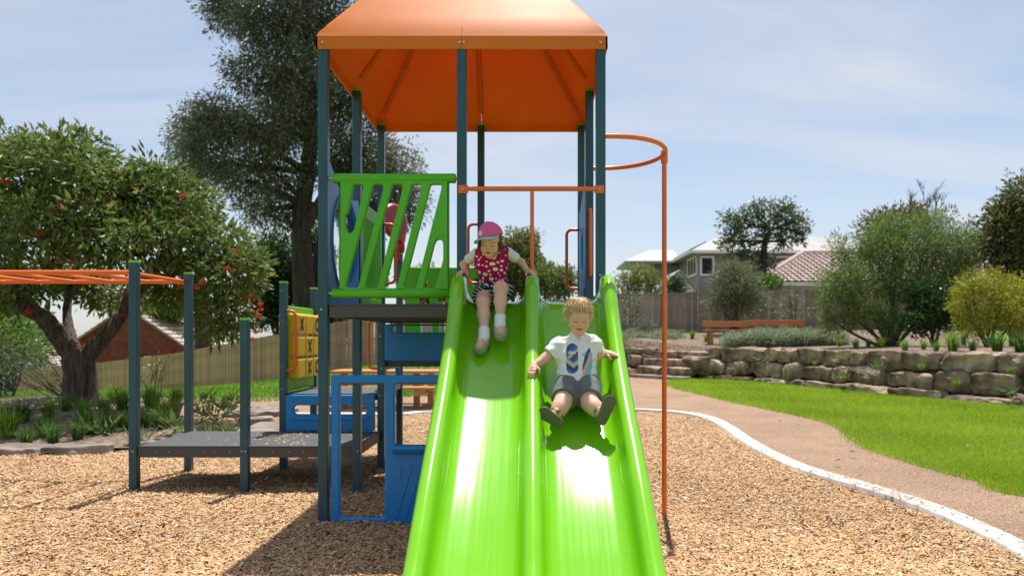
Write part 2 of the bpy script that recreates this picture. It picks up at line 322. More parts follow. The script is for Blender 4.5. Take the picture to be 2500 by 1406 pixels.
# concrete edge, path, lawn: curves read off the photograph on level ground
edge_px = [(700, 1012), (850, 1013), (985, 1012), (1060, 1006), (1300, 1000), (1540, 1001), (1650, 1008), (1715, 1020), (1760, 1042), (1800, 1072), (1860, 1108), (1950, 1148), (2100, 1193), (2250, 1243), (2400, 1312), (2520, 1378)]
edge = np.array(catmull([tuple(G(*p)[:2]) for p in edge_px] + [(2.5, 3.0), (2.3, 2.0)], 10))
def offset(c, w):
    t = np.gradient(c, axis=0); t /= np.linalg.norm(t, axis=1)[:, None]; return c + np.stack([-t[:, 1], t[:, 0]], 1) * w
edge_out = offset(edge, 0.17)
def edge_strip():
    mb = MB(); n = len(edge); prof = [(0.0, -0.10), (0.0, 0.012), (0.012, 0.022), (0.158, 0.022), (0.17, 0.014), (0.17, -0.02)]
    V = []
    for w, z in prof: c = offset(edge, w); V.append(np.column_stack([c, np.full(n, z)]))
    V = np.stack(V, 1).reshape(-1, 3); k = len(prof); i = np.arange(n * k).reshape(n, k)
    Q = np.stack([i[:-1, :-1], i[1:, :-1], i[1:, 1:], i[:-1, 1:]], -1).reshape(-1, 4)
    me = fastmesh('concrete_edge', V, Q); o = link('concrete_edging', me, M['concrete'])
    bm = bmesh.new(); bm.from_mesh(me); bmesh.ops.recalc_face_normals(bm, faces=bm.faces[:]); bm.to_mesh(me); bm.free()
    tag(o, 'curved pale concrete edging strip between wood chips and sandy path', 'edging')
edge_strip()
lawn_px = [(1622, 935), (1640, 946), (1700, 962), (1800, 985), (1900, 1006), (1990, 1026), (2050, 1048), (2075, 1072), (2120, 1098), (2200, 1125), (2300, 1155), (2400, 1180), (2520, 1218)]
lawn_near = np.array(catmull([tuple(G(*p)[:2]) for p in lawn_px] + [(5.2, 3.6), (5.6, 1.0)], 8))
wi = np.argmin(np.hypot(WALL[:, 0] - 4.3, WALL[:, 1] - 20.9))
lawn_far = WALL[wi:]
flat = lambda z: (lambda x, d: np.full(np.shape(x), z))
LAWN_A = np.vstack([[lawn_far[0] + np.array([-0.2, -0.6])], lawn_near]); LAWN_B = lawn_far
lawn_ground = sheet('lawn', LAWN_A, LAWN_B, 60, 30, M['lawn'], 0.0, lambda x, d: 0.011 + 0 * x)
# sandy path: from the concrete edge out to the wall (the lawn lies on top)
path_in = offset(edge, 0.172)
path_out = np.vstack([[(-8.5, 13.2)], [(-5.5, 14.2)], [(-2.5, 14.6)], [(0, 16.0)], [(1.0, 21.5)], WALL[36:], [(9.6, 3.0)], [(9.8, 0.5)]])
sheet('path', path_in, path_out, 90, 24, M['path'], 0.006, lambda x, d: 0.0 * x + 0.0)
# playground mulch
mul_in = np.array([(-9.0, 1.0), (-9, 0.2), (0, 0.2), (3.4, 0.2)])
left_edge = [(-9.0, 7.7)]
mul_out = np.vstack([[(-9.5, 7.2)], [(-6.9, 7.25)], [(-5.2, 7.35)], [(-4.2, 8.0)], [(-4.6, 10.2)], edge + 0.0])
mulch_ground = sheet('playground_soil', np.array([(-9.5, 0.3), (-6, 0.3), (-3, 0.3), (0, 0.3), (2.2, 0.3)]), mul_out, 110, 90, M['mulch'], 0.0, mulch_h)
# terrace bed above the wall
ter_in = offset(WALL, 0.30)[2:]; 
ter_out = np.array([(-4.5, 25.95), (-2, 25.9), (3, 25.9), (8, 25.9), (14, 25.9), (15, 20), (16, 10), (16, 5)])
def bed_h(x, d): return np.maximum(height(x, d), 0.84)
def bed_front(x, d): return bed_h(x, d) - 0.62 * (terrace_side(x, d) < 0.36)
sheet('earth_path', np.array([(-5.7, 7.9), (-5.9, 9.6), (-6.6, 11.2), (-9.5, 13.8)]), np.array([(-4.0, 8.0), (-4.1, 9.6), (-4.0, 10.6), (-3.4, 11.3)]), 24, 10, M['path'], 0.0, lambda x, d: 0.004 + 0 * x)
sheet('terrace_bed', ter_in, ter_out, 70, 30, M['bed'], 0.012, bed_front)
# left garden bed under the flowering gum
def lbed_h(x, d): return -0.04 + 0.055 * smooth((d - 7.0) / .35) + 0.20 * smooth((d - 7.2) / 3.2) + 0.03 * np.sin(x * 3) * np.sin(d * 2.3) - 0.25 * smooth((d - 11.5) / 2)
sheet('garden_bed', np.array([(-10.5, 6.95), (-6.9, 7.0), (-5.3, 7.05), (-3.9, 7.7)]), np.array([(-14, 13.5), (-9.4, 12.8), (-7, 12.2), (-5.2, 10.9)]), 40, 24, M['bed'], 0.0, lbed_h)
# ------------------------------------------------------------------ wood chips: real chips on the soil
def chips(n, xr, dr, name, hf, keep, smin=0.013, smax=0.046, lift=0.012):
    x = rng.uniform(*xr, n); u = rng.random(n); d = 1 / (1 / dr[0] + u * (1 / dr[1] - 1 / dr[0]))
    k = keep(x, d); x, d = x[k], d[k]; n = len(x)
    big = rng.random(n) < .06; L_ = rng.uniform(smin, smax, n) * rng.uniform(.5, 1.1, n) * np.where(big, 1.7, 1); W_ = rng.uniform(0.004, 0.013, n) * np.where(big, 1.5, 1)
    a = rng.uniform(0, 2 * np.pi, n); tilt = rng.normal(0, 0.30, n); roll = rng.normal(0, 0.45, n)
    e1 = np.stack([np.cos(a) * np.cos(tilt), np.sin(a) * np.cos(tilt), np.sin(tilt)], 1)
    e2 = np.stack([-np.sin(a) * np.cos(roll), np.cos(a) * np.cos(roll), np.sin(roll)], 1)
    c = np.stack([x, d, hf(x, d) + rng.uniform(-0.001, lift, n)], 1)
    nn = np.cross(e1, e2); th = rng.uniform(.0015, .005, n)[:, None]
    h1 = e1 * L_[:, None] / 2; h2 = e2 * W_[:, None] / 2
    sk = rng.uniform(-.25, .25, (n, 1))
    V = np.stack([c - h1 - h2, c + h1 * (1 + sk) - h2 * .6, c + h1 * (1 - sk) + h2, c - h1 * (1 + sk) + h2 * .7, c - nn * th * 0 + nn * th], 1)
    b = np.arange(n)[:, None] * 5
    T = np.concatenate([b + np.array([[0, 1, 4]]), b + np.array([[1, 2, 4]]), b + np.array([[2, 3, 4]]), b + np.array([[3, 0, 4]])])
    t = rng.random((n, 1)) ** 1.1; base = np.array([[0.38, 0.21, 0.095]]) * (1 - t) + np.array([[0.70, 0.47, 0.265]]) * t
    base = np.where(rng.random((n, 1)) < .05, np.array([[0.62, 0.55, 0.46]]), base); base = np.where(rng.random((n, 1)) < .03, np.array([[.07, .045, .03]]), base)
    patch = .86 + .26 * (np.sin(x * 1.3 + 2 * np.sin(d * .9)) * np.sin(d * 1.7 + x) * .5 + .5); base = base * patch[:, None]
    colr = np.repeat(base, 5, 0)
    return tag(link(name, fastmesh(name, V.reshape(-1, 3), T=T, col=colr), M['chip']), 'loose golden wood chips covering the playground soil', 'wood chips', kind='stuff')
from_edge = lambda x, d: np.where(d < np.interp(x, edge[::1, 0][np.argsort(edge[:, 0])], edge[np.argsort(edge[:, 0]), 1]), True, False)
def inside_play(x, d):
    out = np.ones(len(x), bool)
    # crossing test against the play-area outline
    poly = np.vstack([[(-9.5, 0.3), (2.2, 0.3)], edge[::-1], [(-4.6, 10.2), (-4.2, 8.0), (-5.2, 7.3), (-9.5, 7.2)]])
    ins = np.zeros(len(x), bool); j = len(poly) - 1
    for i in range(len(poly)):
        xi, yi = poly[i]; xj, yj = poly[j]
        c = ((yi > d) != (yj > d)) & (x < (xj - xi) * (d - yi) / (yj - yi + 1e-12) + xi); ins ^= c; j = i
    vis = (np.abs(x + 0.1) < 0.78 * d + 0.3)
    return ins & vis
chips(360000, (-6.0, 5.2), (2.9, 12.5), 'wood_chips', mulch_h, inside_play)
# stray chips on the concrete edge
def on_edge(x, d): return np.ones(len(x), bool)
def stray():
    n = 1500; k = rng.integers(60, len(edge) - 5, n); w = rng.uniform(0.01, 0.16, n); c = offset(edge, 0)[k]; o = offset(edge, 1.0)[k]
    p = c + (o - c) * w[:, None] + rng.normal(0, .02, (n, 2)); x, d = p[:, 0], p[:, 1]
    dens = np.exp(-((d - 5.6) / .8) ** 2) + .25 * np.exp(-((d - 7.5) / .5) ** 2); m = rng.random(n) < np.clip(dens, .10, 1); x, d = x[m], d[m]; n = len(x)
    L_ = rng.uniform(.012, .03, n); a = rng.uniform(0, 6.3, n); e1 = np.stack([np.cos(a), np.sin(a), 0 * a], 1) * L_[:, None] / 2; e2 = np.stack([-np.sin(a), np.cos(a), 0 * a], 1) * .004
    c = np.stack([x, d, np.full(n, .0265)], 1); V = np.stack([c - e1 - e2, c + e1 - e2, c + e1 + e2, c - e1 + e2, c + np.array([[0, 0, .004]])], 1); b = np.arange(n)[:, None] * 5
    T = np.concatenate([b + np.array([[0, 1, 4]]), b + np.array([[1, 2, 4]]), b + np.array([[2, 3, 4]]), b + np.array([[3, 0, 4]])])
    t = rng.random((n, 1)); colr = np.repeat(np.array([[.2, .12, .065]]) * (1 - t) + np.array([[.5, .36, .22]]) * t, 5, 0)
    tag(link('stray_wood_chips', fastmesh('stray', V.reshape(-1, 3), T=T, col=colr), M['chip']), 'stray wood chips kicked onto the pale concrete edging', 'wood chips', kind='stuff')
stray()
# pebbles on the sandy path
def pebbles():
    n = 60000; u = rng.random(n); d = 1 / (1 / 3.6 + u * (1 / 12.0 - 1 / 3.6)); x = rng.uniform(1.4, 6.5, n)
    eo = np.interp(d, edge[::-1, 1], edge[::-1, 0]); k = (x > 0.1 + np.interp(d, np.sort(edge[60:, 1]), edge[60:, 0][np.argsort(edge[60:, 1])])) & (x < 0.71 * d)
    ln = np.interp(d, np.sort(lawn_near[:, 1]), lawn_near[:, 0][np.argsort(lawn_near[:, 1])]); k &= x < ln
    x, d = x[k], d[k]; n = len(x); r = rng.uniform(.002, .006, n) * np.where(rng.random(n) < .01, 2.2, 1)
    dirs = np.array([(1, 0, 0), (0, 1, 0), (-1, 0, 0), (0, -1, 0), (0, 0, .8)]); rot = rng.uniform(0, 6.3, n)
    D5 = np.stack([np.stack([np.cos(rot) * v[0] - np.sin(rot) * v[1], np.sin(rot) * v[0] + np.cos(rot) * v[1], np.full(n, v[2])], 1) for v in dirs], 1)
    V = np.stack([x, d, np.full(n, .008)], 1)[:, None] + D5 * r[:, None, None]; b = np.arange(n)[:, None] * 5
    T = np.concatenate([b + np.array([[i, (i + 1) % 4, 4]]) for i in range(4)])
    t = rng.random((n, 1)); colr = np.repeat(np.array([[.18, .10, .062]]) * (1 - t) + np.array([[.50, .37, .27]]) * t, 5, 0)
    tag(link('path_gravel', fastmesh('gravel', V.reshape(-1, 3), T=T, col=colr), M['chip']), 'fine pinkish gravel scattered over the sandy path', 'gravel', kind='stuff')
pebbles()
# ------------------------------------------------------------------ grass
def in_poly(x, d, poly):
    ins = np.zeros(len(x), bool); j = len(poly) - 1
    for i in range(len(poly)):
        xi, yi = poly[i]; xj, yj = poly[j]
        c = ((yi > d) != (yj > d)) & (x < (xj - xi) * (d - yi) / (yj - yi + 1e-12) + xi); ins ^= c; j = i
    return ins
def blades(name, x, d, z, h, w, c_lo, c_hi, label):
    n = len(x); a = rng.uniform(0, 2 * np.pi, n); lean = rng.normal(0, 0.5, (n, 2)); h = h * rng.uniform(.6, 1.25, n); w = w * rng.uniform(.7, 1.3, n)
    b = np.stack([x, d, z], 1); s = np.stack([np.cos(a), np.sin(a), 0 * a], 1) * w[:, None] / 2
    tip = b + np.stack([lean[:, 0] * h, lean[:, 1] * h, h], 1)
    V = np.stack([b - s, b + s, tip], 1).reshape(-1, 3); T = np.arange(n * 3).reshape(n, 3)
    patch = (np.sin(x * 1.9 + 1.1 * d) * np.sin(d * 1.3 - .7 * x) * .5 + .5)[:, None] * .35
    dry = (rng.random((n, 1)) < .05 + .10 * (np.sin(x * 3.1 + d) * np.sin(d * 2.2 - x) > .55)[:, None])
    t = np.clip(rng.random((n, 1)) * .75 + patch, 0, 1); col = np.repeat(np.array([c_lo]) * (1 - t) + np.array([c_hi]) * t, 3, 0); col = np.where(np.repeat(dry, 3, 0), np.array([[.46, .40, .16]]), col)
    return tag(link(name, fastmesh(name, V, T=T, col=col), M['grassblade']), label, 'grass', kind='stuff')
def right_grass():
    poly = np.vstack([LAWN_A, LAWN_B[::-1]]); n = 620000
    u = rng.random(n); d = 1 / (1 / 4.2 + u * (1 / 21.0 - 1 / 4.2)); x = rng.uniform(1.5, 9.5, n)
    k = in_poly(x, d, poly) & (x < 0.95 * d + .3); x, d = x[k], d[k]
    x2 = x + rng.normal(0, .05, len(x)); d2 = d + rng.normal(0, .05, len(x))
    sc = np.clip(d / 9, .75, 1.7)
    blades('lawn_grass', x2, d2, np.full(len(x), .006), .052 * np.sqrt(sc), .0065 * sc, (0.155, 0.30, 0.008), (0.48, 0.60, 0.035), 'bright green lawn grass between the sandy path and stone wall')
right_grass()
def left_grass():
    n = 90000; u = rng.random(n); d = 1 / (1 / 11.5 + u * (1 / 27.0 - 1 / 11.5)); x = -rng.uniform(-0.5, 13, n)
    fd = np.interp(x, FENCE_X, FENCE_D); k = (d < fd - .3) & (d > 12.2 - .0 * x) & (d > 14.0 + np.clip(x + 3.0, -3.5, 2) * .45); x, d = x[k], d[k]
    blades('far_lawn_grass', x, d, height(x, d) - .03, .07, .02, (0.07, 0.19, 0.012), (0.24, 0.43, 0.03), 'green lawn grass sloping up to the timber fence behind the tower')
left_grass()
# ------------------------------------------------------------------ play structure
L, C, Rr = -1.349, -0.449, 0.454
FR, MR, BR, DR = 4.69, 5.59, 6.49, 7.39
S2 = 0.031
tower = empty('play_structure', (L, FR, 0), 'orange roofed play tower with double green slide, steps, fire pole and monkey bars', 'playground')
def post(x, d, h, lean=None):
    o = MB().box((x - S2, d - S2, -0.35), (x + S2, d + S2, h), 0.005).build('post', M['post'], tower)
    MB().box((x - S2 - .002, d - S2 - .002, h + .0005), (x + S2 + .002, d + S2 + .002, h + .018), 0.005).build('cap', M['lime'], o)
    return o
for x, d in ((L, FR), (C, FR), (Rr, FR), (L, MR), (Rr, MR), (L, BR), (C, BR), (Rr, BR)): post(x, d, 3.085)
for x, d, h in ((-3.08, MR, 1.755), (-2.22, MR, 1.31), (-3.086, BR, 1.745), (-2.23, BR, 1.665), (-2.23, DR, 1.672), (L, DR, 2.03), (C, DR, 1.90)): post(x, d, h)
# decks
def deck(x0, x1, d0, d1, z, th):
    o = MB().box((x0, d0, z - .012), (x1, d1, z), 0.003).build('deck', M['deck'], tower)
    b = MB()
    b.box((x0 + .002, d0 + .002, z - th), (x1 - .002, d0 + .03, z - .0125), .003); b.box((x0 + .002, d1 - .03, z - th), (x1 - .002, d1 - .002, z - .0125), .003)
    b.box((x0 + .002, d0 + .031, z - th), (x0 + .03, d1 - .031, z - .0125), .003); b.box((x1 - .03, d0 + .031, z - th), (x1 - .002, d1 - .031, z - .0125), .003)
    for k in range(1, 3): b.box((x0 + .031, d0 + (d1 - d0) * k / 3 - .02, z - th + .01), (x1 - .031, d0 + (d1 - d0) * k / 3 + .02, z - .0125))
    b.build('deck_frame', M['deckedge'], o); return o
deck(L + S2 + .004, Rr - S2 - .004, FR - .02, MR - .002, 1.397, .088)
deck(L + S2 + .004, Rr - S2 - .004, MR + .002, BR + .02, 1.397, .088)
deck(-3.08 + S2 + .003, -2.22 - .002, MR - .02, BR - .036, .34, .09)
deck(-2.22 + .002, L - .002, MR - .02, BR - .036, .34, .09)
deck(-2.23, L - .004, BR - .012, DR, .676, .06)
deck(L + .004, C, BR + .036, DR, .985, .07)
def bolt(p, axis='y', r=.008):
    p = Vector(p); n = {'y': Vector((0, -1, 0)), 'x': Vector((1, 0, 0)), '-x': Vector((-1, 0, 0))}[axis]
    return MB().tube([p, p + n * .004, p + n * .0065], [r, r, r * .55], 10).build('bolt', M['bolt'], tower)
for x, z in ((L - .008, 1.36), (Rr + .01, 1.36), (-3.075, .30), (-2.232, .30), (-2.205, .30)): bolt((x, (FR if abs(x) < 1.5 else MR) - S2 - .0005, z))
bolt((Rr - .005, FR - S2 - .0005, 1.58)); bolt((L + .01, MR - S2 - .0005, .30)); bolt((L - .006, BR - S2 - .0005, 1.19)); bolt((L + .01, BR - S2 - .0005, .90)); bolt((L - .01, BR - S2 - .0005, .66))
for z in (1.60, 1.33, .92, .72): bolt((-2.236, BR - S2 - .0005, z), r=.006)
for x in (-2.9, -2.8, -2.53, -2.45, -2.33, -2.0, -1.87, -1.76, -1.62, -1.52): bolt((x, MR - .0185, .295), r=.005)
# front barrier with slanted slots (outline in metres on the front row)
def zc3(p): x = 760 + p[0] / 3.348; y = 380 + p[1] / 3.348; return ((x - CX) * FR / F, CAMZ + (CY - y) * FR / F) + tuple(p[2:])
def barrier_front():
    out = fillet([zc3(p) for p in ((232, 205), (1128, 205), (1128, 1105), (232, 1105))], .004)
    hs = [[(350, 238), (428, 243), (424, 295), (352, 612), (318, 643), (283, 612), (283, 488), (302, 478)],
          [(512, 240), (590, 240), (588, 285), (392, 1060), (380, 1082), (290, 1082), (292, 1045)],
          [(668, 240), (748, 240), (744, 290), (550, 1060), (538, 1084), (446, 1084), (452, 1045)],
          [(825, 240), (905, 240), (900, 285), (706, 1060), (695, 1084), (603, 1084), (612, 1045)],
          [(980, 240), (1068, 240), (1062, 290), (864, 1060), (852, 1086), (760, 1086), (770, 1045)],
          [(1012, 720), (1032, 688), (1066, 688), (1080, 720), (1080, 850), (1020, 1065), (1008, 1086), (920, 1086), (930, 1045)]]
    hs = [fillet([zc3(p) for p in h], .014) for h in hs]
    o = link('barrier_panel', slab_mesh('barrier_panel', out, hs, .045, .010, PLANE_XZ(FR)), M['green'], tower)
    x0, x1 = zc3((172, 0))[0], zc3((1183, 0))[0]
    for zt in (436, 716):
        z = CAMZ + (CY - zt) * FR / F
        MB().tube([(x0, FR, z), (x0 + .006, FR, z), (x1 - .006, FR, z), (x1, FR, z)], [.024, .0315, .0315, .024], 20).build('barrier_rail', M['green'], o)
        MB().tube([(L + S2 - .005, FR, z), (C - S2 + .005, FR, z)], .011, 10).build('barrier_pin', M['bolt'], o)
    a, b = zc3((1003, 588)), zc3((1107, 652))
    MB().box((a[0], FR - .0245, b[1]), (b[0], FR - .0215, a[1]), .001).build('maker_plate', M['green'], o)
barrier_front()
def slat_barrier(d0, d1, x, z0, z1, n, axis):
    pl = PLANE_YZ(x) if axis == 'x' else PLANE_XZ(x)
    w = d1 - d0; out = fillet([(d0, z0), (d1, z0), (d1, z1), (d0, z1)], .03)
    hs = []
    for i in range(n):
        a = d0 + .07 + (w - .14) * (i + .18) / n; b = d0 + .07 + (w - .14) * (i + .82) / n
        hs.append(fillet([(a, z0 + .09), (b, z0 + .09), (b, z1 - .12), (a, z1 - .12)], .018))
    return link('barrier_panel', slab_mesh('barrier_panel', out, hs, .04, .008, pl), M['green'], tower)
slat_barrier(MR + .05, BR - .05, L, 1.42, 2.26, 8, 'x')
def back_barrier():
    x0, x1 = L + .06, C - .05; z0, z1 = 1.05, 1.90
    out = fillet([(x0, z0), (x1, z0), (x1, z1), (x0, z1)], .02); hs = []
    for i in range(4):
        a = x0 + .10 + i * .19
        hs.append(fillet([(a + .02, z1 - .13), (a + .13, z1 - .13), (a + .19, z0 + .10), (a + .07, z0 + .10)], .02))
    link('barrier_panel', slab_mesh('barrier_panel', out, hs, .045, .010, PLANE_XZ(DR)), M['green'], tower)
back_barrier()
# blue bubble panel on the left side, blue panel on the right side
M['clear'] = None
def clear_mat():
    m = bpy.data.materials.new('clear_dome'); m.use_nodes = True; b = m.node_tree.nodes['Principled BSDF']
    b.inputs['Base Color'].default_value = (.93, .96, .97, 1); b.inputs['Roughness'].default_value = .08; b.inputs['Transmission Weight'].default_value = .94; b.inputs['IOR'].default_value = 1.1
    return m
M['clear'] = clear_mat()
def bubble_panel():
    d0, d1 = FR + .04, MR - .04; z0, z1 = 1.38, 2.34; c = ((d0 + d1) / 2, 1.84); r = .315
    out = fillet([(d0, z0), (d1, z0), (d1, 2.24), (d1 - .18, 2.20), ((d0 + d1) / 2, 2.21), (d0 + .20, 2.23), (d0 + .03, z1), (d0, z1)], .03)
    hole = [(c[0] + r * math.cos(t * math.pi / 18), c[1] + r * math.sin(t * math.pi / 18)) for t in range(36)]
    o = link('bubble_panel', slab_mesh('bubble_panel', out, [hole], .05, .012, PLANE_YZ(L)), M['blue'], tower)
    V = []; Q = []; n = 28; k = 8
    for i in range(k + 1):
        a = i / k * math.pi / 2; rr = r * 1.03 * math.cos(a); h = .09 * math.sin(a)
        for j in range(n): V.append((L - .012 - h, c[0] + rr * math.cos(j * 2 * math.pi / n), c[1] + rr * math.sin(j * 2 * math.pi / n)))
    for i in range(k):
        for j in range(n): Q.append((i * n + j, i * n + (j + 1) % n, (i + 1) * n + (j + 1) % n, (i + 1) * n + j))
    link('dome', fastmesh('dome', V, Q, smooth=True), M['clear'], o)
    ring = [(L + .018, c[0] + (r + .035) * math.cos(t * math.pi / 20), c[1] + (r + .035) * math.sin(t * math.pi / 20)) for t in range(40)]
    MB().tube(ring, .018, 8, closed=True).build('dome_ring', M['blue'], o)
bubble_panel()
def right_panel():
    d0, d1 = MR + .045, BR - .045
    out = fillet([(d0, 1.42), (d1, 1.42), (d1, 2.28), (d1 - .2, 2.30), ((d0 + d1) / 2, 2.36), (d0 + .12, 2.44), (d0, 2.44)], .03)
    hs = [[((d0 + d1) / 2 + .16 * math.cos(t * math.pi / 12), 1.9 + .16 * math.sin(t * math.pi / 12)) for t in range(24)]]
    o = link('side_panel', slab_mesh('side_panel', out, hs, .05, .012, PLANE_YZ(Rr)), M['blue'], tower)
    MB().box((Rr - .034, d0 + .1, 1.50), (Rr - .0255, d1 - .1, 1.58), .003).build('panel_rib', M['blue'], o)
right_panel()
# shop-front panel at ground level
def shop_panel():
    px = lambda x: (x - CX) * FR / F; pz = lambda y: CAMZ + (CY - y) * FR / F
    out = fillet([(px(810), -.06), (px(1114), -.06), (px(1114), pz(915)), (px(810), pz(915))], .012)
    h1 = fillet([(px(831), pz(1262)), (px(941), pz(1262)), (px(941), pz(936)), (px(831), pz(936))], .012)
    h2 = fillet([(px(965), pz(1085)), (px(1094), pz(1085)), (px(1094), pz(936)), (px(965), pz(936))], .014)
    o = link('shop_panel', slab_mesh('shop_panel', out, [h1, h2], .05, .010, PLANE_XZ(FR)), M['blue'], tower)
    me = slab_mesh('counter', fillet([(0, .035), (-.05, .035), (-.05, .012), (-.028, -.02), (0, -.02)], .004), [], px(1092) - px(962), .004, Matrix.Translation((0, 0, 0)))
    me.transform(Matrix(((0, 0, 1, (px(962) + px(1092)) / 2), (1, 0, 0, FR - .0262), (0, 1, 0, pz(1098)), (0, 0, 0, 1))))
    link('counter', me, M['blue'], o)
    for a, b in (((970, 1138), (972, 1168)), ((1000, 1136), (967, 1262)), ((1022, 1140), (990, 1262)), ((1046, 1140), (1014, 1262)), ((1070, 1140), (1038, 1262))):
        w = px(1004) - px(1000) if a[0] > 975 else px(1008) - px(1000)
        rib = fillet([(px(a[0]), pz(a[1])), (px(a[0]) + w + .012, pz(a[1])), (px(b[0]) + w, pz(b[1])), (px(b[0]), pz(b[1]))], .003)
        link('rib', slab_mesh('rib', rib, [], .008, .002, PLANE_XZ(FR - .0265)), M['blue'], o)
shop_panel()
# risers with a long slot
def riser(pl, u0, u1, z0, z1, s0, s1, parent=tower):
    m = (u0 + u1) / 2
    out = fillet([(u0, z0), (u1, z0), (u1, z1), (u0, z1)], .02)
    h = fillet([(u0 + .07, s0), (u1 - .07, s0), (u1 - .07, s1), (u0 + .07, s1)], (s1 - s0) * .5)
    return link('riser_panel', slab_mesh('riser_panel', out, [h], .045, .010, pl), M['blue'], parent)
r1 = riser(PLANE_XZ(BR - .06), -2.23 + .045, L - .045, .345, .668, .495, .575)
MB().box((-2.23 + .10, BR - .094, .445), (L - .10, BR - .0826, .485), .005).build('grip_ledge', M['blue'], r1)
riser(PLANE_XZ(BR - .03), L + .04, C - .04, .97, 1.30, 1.225, 1.285)
riser(PLANE_YZ(L - .0), BR + .05, DR - .05, .66, .95, .80, .88)
# orange handles
def handle(x, d, z0, z1, dx, dd=0.0, r=.0135):
    c = .045; s = 1; ux, ud = dx, dd; n = math.hypot(dx, dd); ex, ed = dx / n, dd / n; b = S2
    q = [(b, z1), (n + b - c, z1)] + [(n + b - c + c * math.sin(a), z1 - c + c * math.cos(a)) for a in (math.pi / 6, math.pi / 3, math.pi / 2)]
    q += [(n + b, z0 + c)] + [(n + b - c + c * math.cos(a), z0 + c - c * math.sin(a)) for a in (math.pi / 6, math.pi / 3, math.pi / 2)] + [(b, z0)]
    MB().tube([(x + ex * t, d + ed * t, z) for t, z in q], r, 12).build('handle', M['orange'], tower)
handle(-2.23, BR, .885, 1.42, .075, 0); handle(-2.23, DR, .90, 1.40, .09, 0)
handle(L, BR, .90, 1.335, -.085, 0); handle(L, BR, 1.67, 2.2, .095, 0); handle(C, BR, 1.67, 2.20, -.085, 0)
handle(Rr, BR, 1.62, 2.15, -.10, 0); handle(Rr, MR, 1.66, 2.16, 0, -.09); handle(Rr, FR, 1.66, 2.16, 0, .08)
# noughts and crosses panel
def tictac():
    x = -2.23; d0, d1 = BR + .045, DR - .045
    out = fillet([(d0, .69), (d1, .69), (d1, 1.47), (d0, 1.47)], .02)
    hole = fillet([(d0 + .06, .80), (d1 - .06, .80), (d1 - .06, 1.40), (d0 + .06, 1.40)], .015)
    o = link('game_panel', slab_mesh('game_panel', out, [hole], .035, .008, PLANE_YZ(x)), M['lime'], tower)
    marks = {(2, 0): 'X', (1, 1): 'X', (0, 1): 'X', (0, 2): 'O', (2, 2): 'O', (1, 0): ''}
    for r_ in range(3):
        z = .895 + r_ * .205
        MB().tube([(x, d0 + .05, z), (x, d1 - .05, z)], .012, 8).build('axle', M['bolt'], o)
        for c_ in range(3):
            d = d0 + .165 + c_ * .24
            cb = MB().box((x - .085, d - .112, z - .094), (x + .098, d + .112, z + .094), .018).build('game_block', M['yellow'], o)
            mk = marks.get((r_, c_))
            xf = x + .0985
            if mk == 'X':
                for s in (1, -1):
                    bar = [(d + u * math.cos(s * .9) - v * math.sin(s * .9), z + u * math.sin(s * .9) + v * math.cos(s * .9)) for u, v in ((-.075, -.016), (.075, -.016), (.075, .016), (-.075, .016))]
                    link('cross_mark', slab_mesh('cross_mark', fillet(bar, .006), [], .003, .0005, PLANE_YZ(xf + (.0012 if s > 0 else 0))), M['black'], o)
            elif mk == 'O':
                ring = [(d + .066 * math.cos(t * math.pi / 12), z + .07 * math.sin(t * math.pi / 12)) for t in range(24)]; inn = [(d + .034 * math.cos(t * math.pi / 12), z + .036 * math.sin(t * math.pi / 12)) for t in range(24)]
                link('nought_mark', slab_mesh('nought_mark', ring, [inn], .003, .0005, PLANE_YZ(xf)), M['black'], o)
            # cross on the face towards the steps
    xm = x + .006
    for r_, k in ((2, 0), (1, 0), (0, 0)):
        z = .895 + r_ * .205; dd_ = d0 + .165 - .1125
        if r_ == 2:
            for s in (1, -1):
                bar = [(xm - .05 + u * math.cos(s * 1.0) - v * math.sin(s * 1.0), z + u * math.sin(s * 1.0) + v * math.cos(s * 1.0)) for u, v in ((-.07, -.014), (.07, -.014), (.07, .014), (-.07, .014))]
                link('cross_mark', slab_mesh('cross_mark', fillet(bar, .005), [], .003, .0005, PLANE_XZ(dd_ - (.0012 if s > 0 else 0))), M['black'], o)
tictac()
# red telescope and talking dish on the back post
def toys():
    p = Vector((L, DR, 2.05))
    b = MB(); b.tube([p, p + Vector((0, 0, .03)), p + Vector((0, 0, .16))], [.045, .055, .05], 16)
    b.tube([p + Vector((-.03, .10, .10)), p + Vector((0, 0, .14)), p + Vector((.035, -.14, .20)), p + Vector((.04, -.16, .205))], [.05, .062, .058, .05], 18)
    o = b.build('telescope', M['red'], tower)
    q = p + Vector((.0405, -.162, .2055)); MB().tube([q, q + Vector((.001, -.004, .001))], .034, 16).build('lens', M['bolt'], o)
    c = Vector((L + .01, DR - .42, 2.30)); n = Vector((.72, -.45, .05)).normalized()
    prof = [(.0, .03), (.05, .02), (.10, .0), (.125, -.03), (.13, -.05)]
    MB().tube([c + n * -.09, c + n * -.05, c + n * -.02, c + n * .0, c + n * .035, c + n * .05], [.03, .05, .12, .165, .175, .15], 24).build('talking_dish', M['red'], tower)
    MB().tube([c + n * -.06, c + Vector((0, .1, -.18)), Vector((L, DR, 1.95))], .022, 10).build('dish_bracket', M['red'], tower)
toys()
